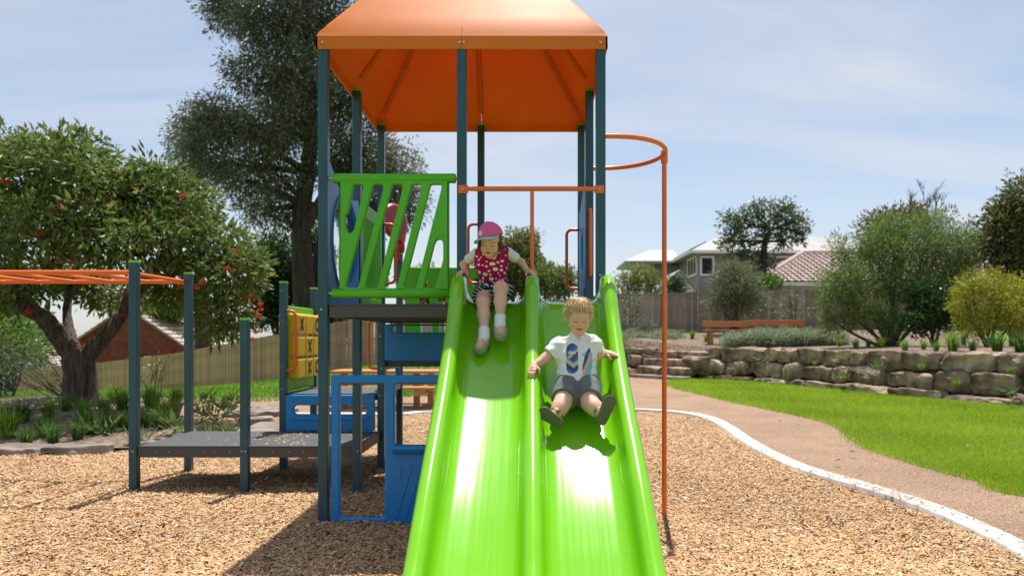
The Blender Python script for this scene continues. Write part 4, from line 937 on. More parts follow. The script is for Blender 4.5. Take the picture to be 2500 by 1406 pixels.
def gable_house(name, xc, d0, depth, half, zr, ze, zb, wallm, label, rows=12):
    root = empty(name, (xc, d0, zb), label, 'house')
    mb = MB(); g = [(xc - half, ze), (xc, zr), (xc + half, ze), (xc + half, zb), (xc - half, zb)]
    mb.add([(x, d0, z) for x, z in g] + [(x, d0 + depth, z) for x, z in g], [(0, 1, 2, 3, 4), (9, 8, 7, 6, 5), (2, 7, 8, 3), (4, 9, 5, 0)]); mb.build('wall', wallm, root)
    for s in (1, -1):
        q = [(xc + s * (half + .45), d0 - .3, ze - .45 * (zr - ze) / half), (xc + s * (half + .45), d0 + depth, ze - .45 * (zr - ze) / half), (xc, d0 + depth, zr), (xc, d0 - .3, zr)]
        mb = MB(); up = Vector((0, 0, .08)); mb.add([Vector(v) + Vector((0, 0, .01)) for v in q] + [Vector(v) + up for v in q], [(3, 2, 1, 0), (4, 5, 6, 7), (0, 1, 5, 4), (1, 2, 6, 5), (2, 3, 7, 6), (3, 0, 4, 7)]); ro = mb.build('roof', M['greytile'], root)
        tiled(root, [Vector(v) + up for v in q], M['greytile'], rows, 22)
    MB().tube([(xc, d0 - .3, zr + .1), (xc, d0 + depth, zr + .1)], .12, 8).build('ridge_cap', M['greytile'], root)
    return root
bh = gable_house('house', -22.4, 40, 8, 3.55, 2.85, .46, -3.2, M['brick'], 'red brick house with faded tile gable roof behind the flowering gum')
for r_ in range(14):                                   # courses of the gable wall, proud of the mortar
    pass
def aircon():
    p = P(371, 882, 39.4); root = empty('air_conditioner', (p.x, 39.6, p.z - .3), 'white air conditioner box mounted on the red brick gable wall', 'air conditioner')
    o = MB().box((-.42, -.30, 0), (.42, .37, .58), .03).build('case', M['white']); o.parent = root
    o = MB().tube([(.1, -.302, .29), (.1, -.32, .29)], .22, 20).build('fan_grille', M['render']); o.parent = root
aircon()
gable_house('house', -33.5, 47, 6, 3.0, 1.0, -.9, -4, M['render'], 'house with grey tile roof glimpsed at the far left edge')
# ------------------------------------------------------------------ foliage
def leaf_cloud(centers, n_per, spread, length, width, cols, droop=0.0, up=0.0, fold=.25, outward=None, seed=0):
    """leaves around twig tips. centers (k,3); returns V, Q, col"""
    r = np.random.default_rng(seed); k = len(centers); n = k * n_per
    c = np.repeat(centers, n_per, 0); off = r.normal(0, 1, (n, 3)); off /= np.linalg.norm(off, axis=1)[:, None]; off *= (r.random((n, 1)) ** .5) * spread
    if np.ndim(spread) == 0: pass
    p = c + off
    d = off / (np.linalg.norm(off, axis=1)[:, None] + 1e-6) + r.normal(0, .55, (n, 3)); d[:, 2] += up - droop
    if outward is not None: d += np.repeat(outward, n_per, 0) * .8
    d /= np.linalg.norm(d, axis=1)[:, None]
    s = np.cross(d, r.normal(0, 1, (n, 3))); s /= np.linalg.norm(s, axis=1)[:, None]; nn = np.cross(d, s)
    L_ = (length * r.uniform(.65, 1.3, n))[:, None]; W_ = (width * r.uniform(.7, 1.25, n))[:, None]
    V = np.stack([p, p + d * L_ * .45 + s * W_ / 2 - nn * W_ * fold, p + d * L_, p + d * L_ * .45 - s * W_ / 2 - nn * W_ * fold], 1)
    lo, hi = np.array(cols[0]), np.array(cols[1]); tcl = np.repeat(r.random(k), n_per)[:, None]; t = np.clip(tcl * .6 + r.random((n, 1)) * .4, 0, 1)
    col = lo * (1 - t) + hi * t
    if len(cols) > 2:
        m = r.random((n, 1)) < cols[3] if len(cols) > 3 else r.random((n, 1)) < .06; col = np.where(m, np.array(cols[2]), col)
    Q = np.arange(n * 4).reshape(n, 4)
    return V.reshape(-1, 3), Q, np.repeat(col, 4, 0)
def blob_points(blobs, dens, shell=.55, seed=0, floor=None):
    """twig tips in ellipsoids [(centre, radii)]: mostly in the outer shell"""
    r = np.random.default_rng(seed); out = []; nor = []
    for c, rad in blobs:
        rad = np.array(rad); n = max(3, int(dens * (rad[0] * rad[1] * rad[2]) ** (2 / 3)))
        v = r.normal(0, 1, (n, 3)); v /= np.linalg.norm(v, axis=1)[:, None]; q = (1 - shell * r.random((n, 1)) ** 1.6)
        lump = 1 + .13 * np.sin(v[:, :1] * 5 + c[0] * 3) * np.sin(v[:, 2:] * 6 + c[1]) + .08 * np.sin(v[:, 1:2] * 9 + c[2])
        out.append(np.array(c) + v * rad * q * lump); nor.append(v)
    return np.concatenate(out), np.concatenate(nor)
def branch_mesh(mb, a, b, ra, rb, bend=.12, seg=7, n=6, seed=0):
    r = random.Random(seed); a = Vector(a); b = Vector(b); L_ = (b - a).length; o1 = Vector((r.uniform(-1, 1), r.uniform(-1, 1), r.uniform(-.3, .6))) * L_ * bend
    pts = []; rr = []
    for i in range(n + 1):
        t = i / n; pts.append(a.lerp(b, t) + o1 * math.sin(math.pi * t) + Vector((r.uniform(-1, 1), r.uniform(-1, 1), 0)) * L_ * .012); rr.append(ra + (rb - ra) * t)
    mb.tube(pts, rr, seg); return pts
def tree(name, base, blobs, trunk, label, cat='tree', cols=((.05, .09, .03), (.10, .16, .05)), bark='bark', dens=60, n_per=14, spread=.35, length=.12, width=.035, droop=0., up=0., seed=1, limbs=True, group=None, shell=.55, inner=None, twig=.02):
    """trunk: list of (x, y, z, radius) points; blobs: [(centre, radii)]"""
    root = empty(name, base, label, cat, group); mb = MB()
    if trunk:
        mb.tube([t[:3] for t in trunk], [t[3] for t in trunk], 12); top = Vector(trunk[-1][:3])
        if limbs:
            for i, (c, rad) in enumerate(blobs):
                c = Vector(c); k = min(range(len(trunk)), key=lambda j: (Vector(trunk[j][:3]) - c).length + (0 if trunk[j][2] < c.z + .2 else 2)); st = trunk[max(k, 1) if len(trunk) > 1 else 0]
                pts = branch_mesh(mb, st[:3], c, st[3] * .5, twig, seed=seed * 31 + i)
                rr = random.Random(seed * 77 + i)
                for j in range(6):
                    e = c + Vector((rr.uniform(-1, 1) * rad[0], rr.uniform(-1, 1) * rad[1], rr.uniform(-.6, 1) * rad[2])) * .75
                    branch_mesh(mb, pts[rr.randint(2, 6)], e, twig * .9, twig * .3, seg=5, n=4, seed=seed * 131 + i * 7 + j)
        mb.build('trunk', M[bark], root)
    pts, nor = blob_points(blobs, dens, shell, seed)
    V, Q, col = leaf_cloud(pts, n_per, spread, length, width, cols, droop, up, outward=nor, seed=seed)
    link('crown', fastmesh('crown', V, Q, col=col), M['leaf'], root)
    return root
def PB(px, py, d, rx, ry, rd=None):
    """blob given where it shows in the photo, at its distance, with its radii in photo pixels turned to metres"""
    c = P(px, py, d); s = d / F; return (tuple(c), (rx * s, (rd if rd is not None else rx) * s, ry * s))
# flowering gum on the left
def gum():
    d = 10.2; bz = .14; b0 = P(195, 1003, d)
    blobs = [PB(40, 440, 10.2, 105, 85, 160), PB(190, 420, 10.0, 95, 75, 170), PB(270, 455, 9.8, 70, 60, 120), PB(90, 560, 9.4, 105, 75, 120), PB(345, 480, 10.4, 85, 75, 150), PB(440, 510, 10.4, 75, 68, 130), PB(300, 590, 9.5, 95, 68, 110), PB(510, 600, 10.2, 78, 70, 110), PB(200, 540, 9.3, 70, 60, 90),
             PB(575, 670, 10.1, 62, 70, 95), PB(440, 690, 10.6, 85, 55, 100), PB(-60, 520, 10, 100, 110, 140), PB(-40, 690, 10.2, 90, 75, 100), PB(150, 670, 11.3, 95, 52, 110), PB(555, 775, 10.2, 48, 55, 80), PB(280, 715, 11.6, 85, 40, 90), PB(120, 375, 10.6, 55, 40, 90), PB(10, 360, 10.6, 50, 45, 90), PB(390, 435, 10.4, 48, 36, 80), PB(60, 690, 9.7, 70, 45, 80), PB(400, 590, 9.8, 60, 50, 90), PB(500, 790, 10.4, 35, 35, 60), PB(230, 370, 10.4, 40, 30, 70), PB(620, 640, 10.1, 28, 30, 50)]
    w = lambda px, py, dd, r: (*P(px, py, dd), r)
    root = empty('flowering_gum_tree', b0, 'spreading flowering gum tree with forked trunk and red blossoms on the left', 'tree')
    mb = MB()
    mb.tube([P(192, 1030, d), P(193, 1000, d), P(196, 950, d), P(196, 905, d), P(190, 875, d), P(186, 855, d)], [.33, .27, .225, .21, .215, .16], 16)
    trunk_s = [((190, 880, d), [(150, 830, d - .1), (105, 775, d - .3), (50, 745, d - .5), (0, 700, d - .6), (-60, 640, d - .6)], .155), ((198, 885, d), [(235, 845, d), (275, 800, d + .1), (310, 755, d + .2), (360, 690, d + .3), (430, 600, d + .2)], .13), ((185, 860, d), [(168, 800, d + .3), (165, 740, d + .5), (190, 640, d + .6), (210, 520, d + .3)], .085), ((95, 770, d - .3), [(60, 715, d), (40, 600, d + .2), (40, 480, d)], .085), ((300, 765, d + .2), [(330, 640, d), (330, 520, d)], .06), ((360, 690, d + .3), [(450, 660, d + .2), (520, 640, d), (570, 700, d)], .055)]
    for st, pts, r0 in trunk_s:
        q = [np.array(P(*st))] + [np.array(P(*p)) for p in pts]; c = catmull(q, 5); n = len(c); mb.tube([tuple(p) for p in c], [r0 * (1 - .72 * i / (n - 1)) * (1 + .06 * math.sin(i * 2.2)) for i in range(n)], 12)
    rr = random.Random(5)
    for i, (c, rad) in enumerate(blobs):
        for j in range(9):
            e = Vector(c) + Vector((rr.uniform(-1, 1) * rad[0], rr.uniform(-1, 1) * rad[1], rr.uniform(-.8, 1) * rad[2])) * .85
            s = Vector(c) + Vector((rr.uniform(-.3, .3), rr.uniform(-.3, .3), -rad[2] * .5)); branch_mesh(mb, s, e, .016, .005, seg=5, n=4, seed=i * 9 + j)
    tr = mb.build('trunk', M['bark'], root)
    pts, nor = blob_points(blobs, 330, .60, 3)
    V, Q, col = leaf_cloud(pts, 16, .17, .135, .046, ((.048, .088, .022), (.22, .30, .062), (.26, .19, .09), .05), droop=.35, outward=nor, seed=3)
    link('crown', fastmesh('crown', V, Q, col=col), M['leaf'], root)
    # blossom clusters
    M['blossom'] = mat('red_blossom', (0.50, .030, .012), (.68, .09, .025), rough=.7, scale=30)
    fl = [(15, 445, 9.4), (20, 505, 9.2), (62, 575, 8.9), (95, 570, 8.9), (140, 640, 8.8), (172, 640, 8.9), (495, 690, 9.4), (480, 703, 9.4), (440, 700, 9.6), (575, 612, 9.4), (430, 475, 9.9), (305, 720, 9.6), (70, 758, 9.6), (182, 838, 9.6), (210, 835, 9.7), (615, 722, 9.6), (635, 742, 9.6), (636, 755, 9.5), (612, 740, 9.5), (625, 810, 9.6), (615, 828, 9.6), (620, 760, 9.6), (630, 770, 9.6), (300, 770, 9.8), (145, 505, 9.0), (135, 520, 9), (445, 480, 9.6), (555, 655, 9.4)]
    for i, q in enumerate(fl):
        c = P(*q); k = 90; r2 = np.random.default_rng(i); v = r2.normal(0, 1, (k, 3)); v /= np.linalg.norm(v, axis=1)[:, None]; sz = r2.uniform(.022, .042)
        v = v * np.array([1.25, 1, .8]); e = np.array(c) + v * sz; s = np.cross(v, r2.normal(0, 1, (k, 3))); s /= np.linalg.norm(s, axis=1)[:, None]; s *= .006; b_ = np.array(c) + v * sz * .2
        V = np.stack([b_ - s * .4, e - s, e + s], 1).reshape(-1, 3); link('blossom', fastmesh('blossom', V, T=np.arange(k * 3).reshape(k, 3)), M['blossom'], root)
gum()
# tall dark eucalypts
def eucalypt():
    d = 27; w = lambda px, py, dd, r: (*P(px, py, dd), r)
    blobs = [PB(560, 20, 27, 63, 50), PB(660, 60, 26, 92, 75), PB(760, 40, 27, 100, 92), PB(640, 190, 26.5, 79, 63), PB(740, 190, 26, 92, 84), PB(560, 300, 26, 75, 58), PB(480, 320, 26, 50, 63), PB(640, 320, 25.5, 92, 75), PB(720, 300, 26, 84, 75), PB(520, 400, 26, 71, 46), PB(600, 440, 25.5, 67, 50), PB(690, 440, 26.5, 58, 50), PB(850, 250, 28, 92, 126), PB(900, 400, 28, 79, 75), PB(960, 430, 27, 71, 79), PB(1000, 500, 27, 42, 58), PB(880, 520, 28, 67, 58), PB(820, 400, 27.5, 58, 84), PB(640, 510, 27, 50, 29), PB(700, 530, 27, 37, 33), PB(840, 100, 28, 75, 84), PB(700, -90, 27, 126, 75), PB(860, -80, 27, 100, 84), PB(560, -60, 27, 67, 50)]
    trunk = [w(752, 900, d, .52), w(750, 820, d, .47), w(742, 700, d, .42), w(735, 600, d, .37), w(738, 500, d, .33), w(752, 420, d, .30), w(760, 330, d, .27), w(755, 200, d, .22), w(745, 60, d, .16), w(760, -80, d, .1)]
    root = tree('eucalyptus_tree', tuple(P(752, 900, d)), blobs, trunk, 'very tall dark eucalyptus tree rising behind the tower on the left', cols=((.045, .056, .034), (.25, .262, .165), (.24, .19, .11), .06), bark='darkbark', dens=70, n_per=44, spread=.50, length=.17, width=.055, droop=.8, seed=7, shell=.75, twig=.05)
    mb = MB(); branch_mesh(mb, w(735, 640, d, 0)[:3], w(790, 480, d, 0)[:3], .3, .18, seed=4, n=8, seg=10)
    mb.tube([w(775, 860, d + .8, 0)[:3], w(770, 700, d + .8, 0)[:3], w(795, 560, d + .8, 0)[:3], w(840, 400, d + .8, 0)[:3]], [.36, .32, .26, .12], 10); mb.build('limb', M['darkbark'], root)
    trunk2 = [w(495, 900, 33, .40), w(495, 800, 33, .36), w(492, 650, 33, .30), w(488, 480, 33, .24), w(484, 360, 33, .15)]
    tree('eucalyptus_tree', tuple(P(495, 900, 33)), [PB(455, 355, 33, 45, 60), PB(505, 290, 33, 50, 45), PB(450, 400, 33, 30, 30)], trunk2, 'slender brown trunked eucalyptus behind the gum tree and brick house', cols=((.045, .056, .034), (.24, .25, .16)), bark='bark', dens=80, n_per=24, spread=.45, length=.22, width=.05, droop=1.1, seed=9, shell=.75, twig=.04)
eucalypt()
def bush(name, blobs, label, cols, cat='shrub', dens=90, n_per=12, spread=.22, length=.09, width=.03, seed=1, base=None, stems=5, bark='greybark', up=.2, droop=0, shell=.6, group=None, stem_r=.03):
    c0 = np.mean([b[0] for b in blobs], 0); zlow = min(b[0][2] - b[1][2] for b in blobs)
    base = (c0[0], c0[1], float(height(c0[0], c0[1]))) if base is None else base
    root = empty(name, base, label, cat, group); mb = MB(); rr = random.Random(seed)
    for i in range(stems):
        c, rad = blobs[i % len(blobs)]; e = Vector(c) + Vector((rr.uniform(-.5, .5) * rad[0], rr.uniform(-.5, .5) * rad[1], rr.uniform(.0, .7) * rad[2]))
        s = Vector(base) + Vector((rr.uniform(-.1, .1), rr.uniform(-.1, .1), -.05)); pts = branch_mesh(mb, s, e, stem_r, stem_r * .25, seed=seed * 13 + i, seg=6)
        for j in range(3):
            e2 = e + Vector((rr.uniform(-.6, .6) * rad[0], rr.uniform(-.6, .6) * rad[1], rr.uniform(-.2, .6) * rad[2])); branch_mesh(mb, pts[3], e2, stem_r * .4, stem_r * .15, seed=seed * 17 + i * 3 + j, seg=5, n=4)
    mb.build('stem', M[bark], root)
    pts, nor = blob_points(blobs, dens, shell, seed)
    V, Q, col = leaf_cloud(pts, n_per, spread, length, width, cols, droop, up, outward=nor, seed=seed)
    link('foliage', fastmesh('foliage', V, Q, col=col), M['leaf'], root); return root
G1 = ((.07, .11, .028), (.21, .28, .07)); GD = ((.026, .055, .018), (.085, .145, .042)); GY = ((.13, .17, .025), (.34, .36, .05)); GO = ((.11, .14, .075), (.28, .31, .17)); GS = ((.20, .25, .15), (.46, .52, .35)); GB = ((.06, .12, .02), (.20, .32, .05))
# dark evergreen mass behind the tan fence
bush('evergreen_tree', [PB(660, 640, 30, 50, 70), PB(650, 740, 30, 45, 60), PB(700, 720, 30.5, 50, 90), PB(790, 640, 31, 60, 90), PB(820, 760, 31, 60, 60), PB(640, 690, 29.5, 38, 50), PB(880, 690, 31, 50, 70)], 'dark dense evergreen tree behind the tan fence, at the tall trunk', GD, 'tree', dens=140, n_per=22, spread=.45, length=.22, width=.09, seed=21, stem_r=.12)
bush('garden_tree', [PB(395, 752, 42, 60, 30), PB(330, 770, 42, 40, 25)], 'bright green treetop above the brick house roof', GB, 'tree', dens=120, n_per=20, spread=.5, length=.25, width=.12, seed=22, stem_r=.1)
# behind the slide
bush('poplar_tree', [PB(1275, 640, 33, 45, 70), PB(1255, 600, 33, 28, 36), PB(1300, 680, 33, 55, 45), PB(1240, 690, 33, 45, 40), PB(1290, 590, 33.5, 22, 26)], 'yellow green tree rising behind the girl on the slide', ((.10, .13, .03), (.30, .32, .09)), 'tree', dens=200, n_per=16, spread=.32, length=.17, width=.08, seed=23, stem_r=.1)
bush('garden_shrub', [PB(1355, 695, 31, 48, 30), PB(1385, 690, 31, 28, 35), PB(1330, 672, 31, 25, 22)], 'leafy green shrub above the fence between slide and blue panel', G1, dens=240, n_per=16, spread=.3, length=.15, width=.07, seed=24, stem_r=.06)
bush('garden_shrub', [PB(1035, 700, 30, 55, 45), PB(1085, 715, 30, 50, 40), PB(1010, 690, 30, 30, 25), PB(1160, 690, 30, 40, 40)], 'yellow flecked shrub seen through the green barrier slots', GY, dens=210, n_per=16, spread=.32, length=.15, width=.07, seed=25, stem_r=.06)
bush('citrus_shrub', [PB(1530, 700, 28.5, 38, 28), PB(1570, 690, 28.5, 35, 32), PB(1600, 700, 28.5, 22, 22), PB(1545, 672, 28.5, 20, 18)], 'yellowish green shrub topping the grey fence right of the slide', ((.10, .13, .03), (.30, .32, .07)), dens=270, n_per=10, spread=.28, length=.14, width=.06, seed=26, stem_r=.05)
bush('garden_shrub', [PB(1650, 702, 29, 24, 22), PB(1648, 688, 29, 12, 12)], 'small dark pointed shrub in front of the white shed', GD, dens=480, n_per=14, spread=.2, length=.12, width=.05, seed=27)
bush('garden_shrub', [PB(1860, 693, 28.5, 45, 14), PB(1885, 690, 28.5, 25, 14)], 'lime green shrub peeping over the grey fence below the tile roof', GB, dens=360, n_per=14, spread=.25, length=.13, width=.06, seed=28)
def t_right():
    d = 30; w = lambda px, py, dd, r: (*P(px, py, dd), r)
    blobs = [PB(1800, 540, 30, 42, 34), PB(1842, 515, 30, 30, 28), PB(1900, 515, 30, 34, 28), PB(1935, 545, 30, 34, 28), PB(1870, 555, 30, 40, 30), PB(1790, 590, 30, 34, 28), PB(1955, 570, 30, 20, 22), PB(1830, 600, 30, 28, 25), PB(1915, 590, 30, 26, 20), PB(1800, 640, 30, 40, 28), PB(1850, 640, 30.5, 45, 30)]
    tree('small_leafed_tree', tuple(P(1870, 740, d)), blobs, [w(1862, 760, d, .20), w(1864, 690, d, .17), w(1862, 640, d, .15), w(1868, 590, d, .12), w(1880, 560, d, .08)], 'round crowned tree with forked trunk in front of the grey house', cols=((.040, .07, .030), (.16, .21, .08)), bark='darkbark', dens=115, n_per=14, spread=.26, length=.18, width=.07, droop=.4, seed=31, shell=.8, twig=.04)
t_right()
bush('olive_shrub', [PB(1795, 715, 24.5, 62, 45), PB(1770, 690, 24.5, 35, 40), PB(1835, 735, 24.5, 45, 38), PB(1765, 745, 24.5, 40, 35), PB(1790, 660, 24.5, 25, 28), PB(1815, 690, 24.5, 40, 45)], 'grey green feathery olive shrub in front of the grey fence', GO, dens=420, n_per=14, spread=.24, length=.12, width=.024, seed=32, stems=8, up=.5)
bush('sapling', [PB(1545, 745, 24.8, 28, 40), PB(1525, 770, 24.8, 20, 30), PB(1565, 790, 24.8, 25, 18), PB(1590, 785, 24.8, 12, 10)], 'sparse sapling against the fence just right of the slide', GO, dens=150, n_per=7, spread=.2, length=.11, width=.035, seed=33, stems=5, stem_r=.018)
bush('sapling', [PB(1930, 745, 24.8, 26, 36), PB(1920, 770, 24.8, 30, 24), PB(1945, 715, 24.8, 14, 24), PB(1965, 765, 24.8, 10, 12)], 'sparse sapling against the fence behind the higher bench', GO, dens=180, n_per=7, spread=.2, length=.11, width=.035, seed=34, stems=5, stem_r=.018)
# silvery hedge mounds
for i, (px, py, dd, rx, ry, lb) in enumerate(((1540, 832, 24.2, 44, 24, 'silvery hedge mound nearest the slide rail'), (1625, 829, 23.8, 46, 20, 'silvery hedge mound left of the stone steps by the fire pole'), (1800, 832, 20.6, 38, 19, 'silvery hedge mound at the left end of the long hedge'), (1860, 828, 20.4, 46, 22, 'silvery hedge mound second from the left in the long hedge'), (1925, 828, 20.2, 48, 23, 'silvery hedge mound in the middle of the long hedge'), (1990, 827, 20.2, 44, 22, 'silvery hedge mound second from the right in the long hedge'), (2042, 833, 20.0, 30, 16, 'small silvery hedge mound ending the long hedge on the right'))):
    bush('hedge_mound', [PB(px, py, dd, rx, ry), PB(px - rx * .4, py + 5, dd - .2, rx * .5, ry * .7), PB(px + rx * .4, py + 4, dd - .2, rx * .5, ry * .75)], lb, GS, dens=2400, n_per=10, spread=.10, length=.085, width=.020, seed=40 + i, stems=6, up=.6, stem_r=.012, shell=.5, group='silvery hedge mounds')
# shrubs on the right of the terrace
FN = ((.075, .128, .032), (.29, .38, .10))
bush('wattle_shrub', [PB(2150, 630, 18.6, 62, 52), PB(2235, 600, 18.6, 62, 52), PB(2320, 605, 18.8, 58, 48), PB(2085, 690, 18.2, 52, 38), PB(2035, 735, 18.2, 42, 32), PB(2200, 700, 18.4, 66, 44), PB(2290, 690, 18.6, 56, 50), PB(2062, 630, 18.6, 20, 42), PB(2115, 770, 18, 46, 32), PB(2040, 790, 18.2, 32, 24), PB(2375, 610, 18.8, 30, 32), PB(2175, 555, 18.8, 38, 28), PB(2265, 550, 18.8, 36, 26), PB(2130, 590, 18.6, 36, 34), PB(2020, 690, 18.3, 26, 24), PB(2345, 660, 18.7, 40, 36), PB(2180, 790, 17.9, 36, 24), PB(2045, 600, 18.6, 12, 22)], 'large feathery grey green shrub on the terrace', FN, dens=520, n_per=20, spread=.26, length=.13, width=.020, seed=51, stems=12, up=.5, stem_r=.05, shell=.7)
bush('garden_tree', [PB(2170, 545, 22, 60, 28), PB(2215, 530, 22, 45, 20), PB(2130, 560, 22, 26, 24)], 'brownish topped tree behind the feathery shrub', ((.06, .065, .02), (.20, .155, .04)), 'tree', dens=240, n_per=14, spread=.3, length=.14, width=.05, seed=52, stem_r=.06)
bush('garden_shrub', [PB(2310, 530, 21, 18, 24), PB(2362, 560, 21, 22, 26), PB(2390, 580, 21, 22, 26)], 'pale green upright shoots above the feathery shrub', GO, dens=210, n_per=10, spread=.25, length=.13, width=.045, seed=53, stem_r=.03)
bush('laurel_shrub', [PB(2280, 760, 17.4, 52, 50), PB(2330, 740, 17.6, 45, 60), PB(2265, 710, 17.6, 28, 22), PB(2240, 790, 17.3, 30, 25)], 'dark glossy leaved shrub below the feathery shrub', ((.015, .045, .012), (.07, .15, .03)), dens=420, n_per=12, spread=.2, length=.12, width=.055, seed=54, stems=6)
bush('golden_shrub', [PB(2400, 735, 16.2, 44, 40), PB(2375, 690, 16.2, 26, 22), PB(2445, 700, 16.4, 34, 28), PB(2385, 790, 16, 40, 28), PB(2460, 765, 16, 44, 44), PB(2505, 715, 16.2, 40, 36), PB(2348, 745, 16.1, 22, 24), PB(2420, 675, 16.3, 18, 16), PB(2350, 700, 16.2, 14, 14), PB(2500, 790, 15.9, 36, 30)], 'yellow green feathery golden shrub at the right', ((.18, .21, .015), (.50, .49, .04)), dens=620, n_per=18, spread=.2, length=.10, width=.021, seed=55, stems=8, up=.1, droop=.1)
bush('broadleaf_tree', [PB(2470, 560, 18.5, 65, 70), PB(2500, 490, 18.5, 60, 60), PB(2440, 600, 18.3, 40, 50), PB(2530, 600, 18.5, 70, 80), PB(2450, 530, 18.4, 30, 26), PB(2490, 650, 18.3, 60, 40)], 'dark broad leaved tree cut by the right edge of the picture', ((.045, .065, .020), (.20, .21, .06), (.28, .17, .08), .07), 'tree', dens=330, n_per=12, spread=.25, length=.14, width=.065, seed=56, stems=8, stem_r=.06)
def bare_tree():
    root = empty('bare_tree', tuple(P(2262, 700, 25)), 'leafless bare tree against the sky above the shrubs', 'tree'); mb = MB(); rr = random.Random(8)
    def grow(p, d, L_, r, n):
        e = p + d * L_; branch_mesh(mb, p, e, r, r * .65, bend=.06, seg=5, n=3, seed=rr.randint(0, 9999))
        if n == 0: return
        for k in range(3 if n > 1 else 4):
            q = (d + Vector((rr.uniform(-.75, .75), rr.uniform(-.6, .6), rr.uniform(-.05, .45)))).normalized(); grow(p + d * L_ * rr.uniform(.6, 1), q, L_ * rr.uniform(.6, .85), r * .6, n - 1)
    grow(P(2262, 700, 25), Vector((0, 0, 1)), 1.6, .06, 0); grow(P(2262, 590, 25), Vector((.02, 0, 1)), .85, .045, 4); grow(P(2262, 610, 25), Vector((-.3, 0, 1)).normalized(), .8, .04, 4)
    mb.build('branches', M['greybark'], root)
bare_tree()
# wispy shrubs at the left edge of the garden bed
bush('wispy_shrub', [PB(70, 870, 11.6, 80, 60), PB(30, 930, 11.2, 60, 45), PB(110, 930, 11.3, 60, 45), PB(0, 850, 11.8, 50, 50), PB(140, 850, 11.8, 40, 50)], 'wispy grey green shrub at the far left behind the gum trunk', GO, dens=170, n_per=8, spread=.2, length=.08, width=.014, seed=61, stems=14, up=.4, stem_r=.01, base=(-7.2, 11.4, .1))
bush('sapling', [PB(375, 900, 11.0, 30, 35), PB(360, 935, 11, 24, 24), PB(395, 890, 11.0, 16, 24)], 'small pale sapling beside the tall post in front of the tan fence', ((.10, .14, .05), (.28, .33, .14)), dens=330, n_per=6, spread=.10, length=.055, width=.02, seed=62, stems=6, stem_r=.008, base=(-5.75, 11, .15))
bush('hedge_shrub', [PB(20, 840, 15, 70, 60), PB(-20, 790, 15, 50, 60), PB(50, 800, 15.5, 30, 30)], 'mid green shrub at the left picture edge below the gum branches', GB, dens=330, n_per=12, spread=.25, length=.11, width=.05, seed=63, base=(-11, 15, -.3))
bush('evergreen_tree', [PB(-40, 760, 24, 110, 90), PB(60, 830, 26, 70, 50)], 'dark evergreen tree behind the flowering gum at the left edge', GD, 'tree', dens=120, n_per=18, spread=.45, length=.2, width=.08, seed=64, stem_r=.1)
# ------------------------------------------------------------------ grass tufts and low plants
def tuft_mesh(seed, n=170, h=.36, w=.009, splay=.55, cols=((.05, .13, .018), (.22, .36, .05)), spr=.06):
    r = np.random.default_rng(seed); a = r.uniform(0, 6.283, n); lean = np.abs(r.normal(0, splay, n)) + .08; hh = h * r.uniform(.55, 1.1, n)
    b = np.stack([np.cos(a + r.normal(0, 1, n)) * spr * r.random(n), np.sin(a + r.normal(0, 1, n)) * spr * r.random(n), np.zeros(n)], 1)
    dr = np.stack([np.cos(a), np.sin(a), 0 * a], 1); s = np.stack([-np.sin(a), np.cos(a), 0 * a], 1) * w / 2
    m = b + dr * (lean * hh * .42)[:, None] + np.array([0, 0, 1]) * (hh * .62)[:, None]; e = b + dr * (lean * hh * 1.1)[:, None] + np.array([0, 0, 1]) * (hh * (1 - .28 * lean))[:, None]
    V = np.stack([b - s, b + s, m + s * .8, m - s * .8, e], 1).reshape(-1, 3); k = np.arange(n)[:, None] * 5
    t = r.random((n, 1)); col = np.repeat(np.array([cols[0]]) * (1 - t) + np.array([cols[1]]) * t, 5, 0)
    return fastmesh('tuft', V, k + np.array([[0, 1, 2, 3]]), k + np.array([[3, 2, 4]]), col=col)
TM = [tuft_mesh(s, cols=((.08, .18, .02), (.32, .48, .06))) for s in (1, 2, 3)]; TD = [tuft_mesh(s, cols=((.035, .09, .018), (.15, .27, .045))) for s in (4, 5)]
for m_ in TM + TD: m_.materials.append(M['grassblade'])
spots = [(20, 1060, 1.1, 0), (55, 1020, 1, 1), (105, 1035, .9, 1), (130, 1070, .8, 1), (120, 1010, .9, 0), (205, 1010, 1, 0), (190, 1060, .75, 1), (260, 1035, .85, 1), (210, 1040, 1, 1), (300, 990, 1.05, 0), (280, 970, 1, 0), (300, 1030, .8, 1), (370, 990, 1.2, 0), (365, 960, 1, 0), (390, 1035, .95, 1), (415, 995, 1.1, 0), (430, 975, .9, 0), (350, 1010, .8, 1), (255, 1000, .9, 0), (160, 985, .8, 1), (65, 1075, .7, 1), (10, 1010, 1, 0)]
where = ['at the very left picture edge, front row', 'second clump from the left picture edge', 'third clump from the left, middle row', 'front row, fourth from the left', 'against the left foot of the gum trunk', 'right at the foot of the gum trunk', 'front row directly below the gum trunk', 'front row right of the gum trunk', 'directly in front of the gum trunk', 'right of the gum trunk, middle of the bed', 'right of the gum trunk, at the back of the bed', 'between broad leaved plant and the tall front post', 'just right of the tall front post', 'at the back of the bed, behind the tall front post', 'between the two monkey bar posts, front', 'between the two monkey bar posts, middle', 'touching the second monkey bar post', 'hidden behind the tall front post', 'close to the trunk on its right side', 'left of the gum trunk at the back of the bed', 'in the front row near the left edge stones', 'at the left picture edge, back row']
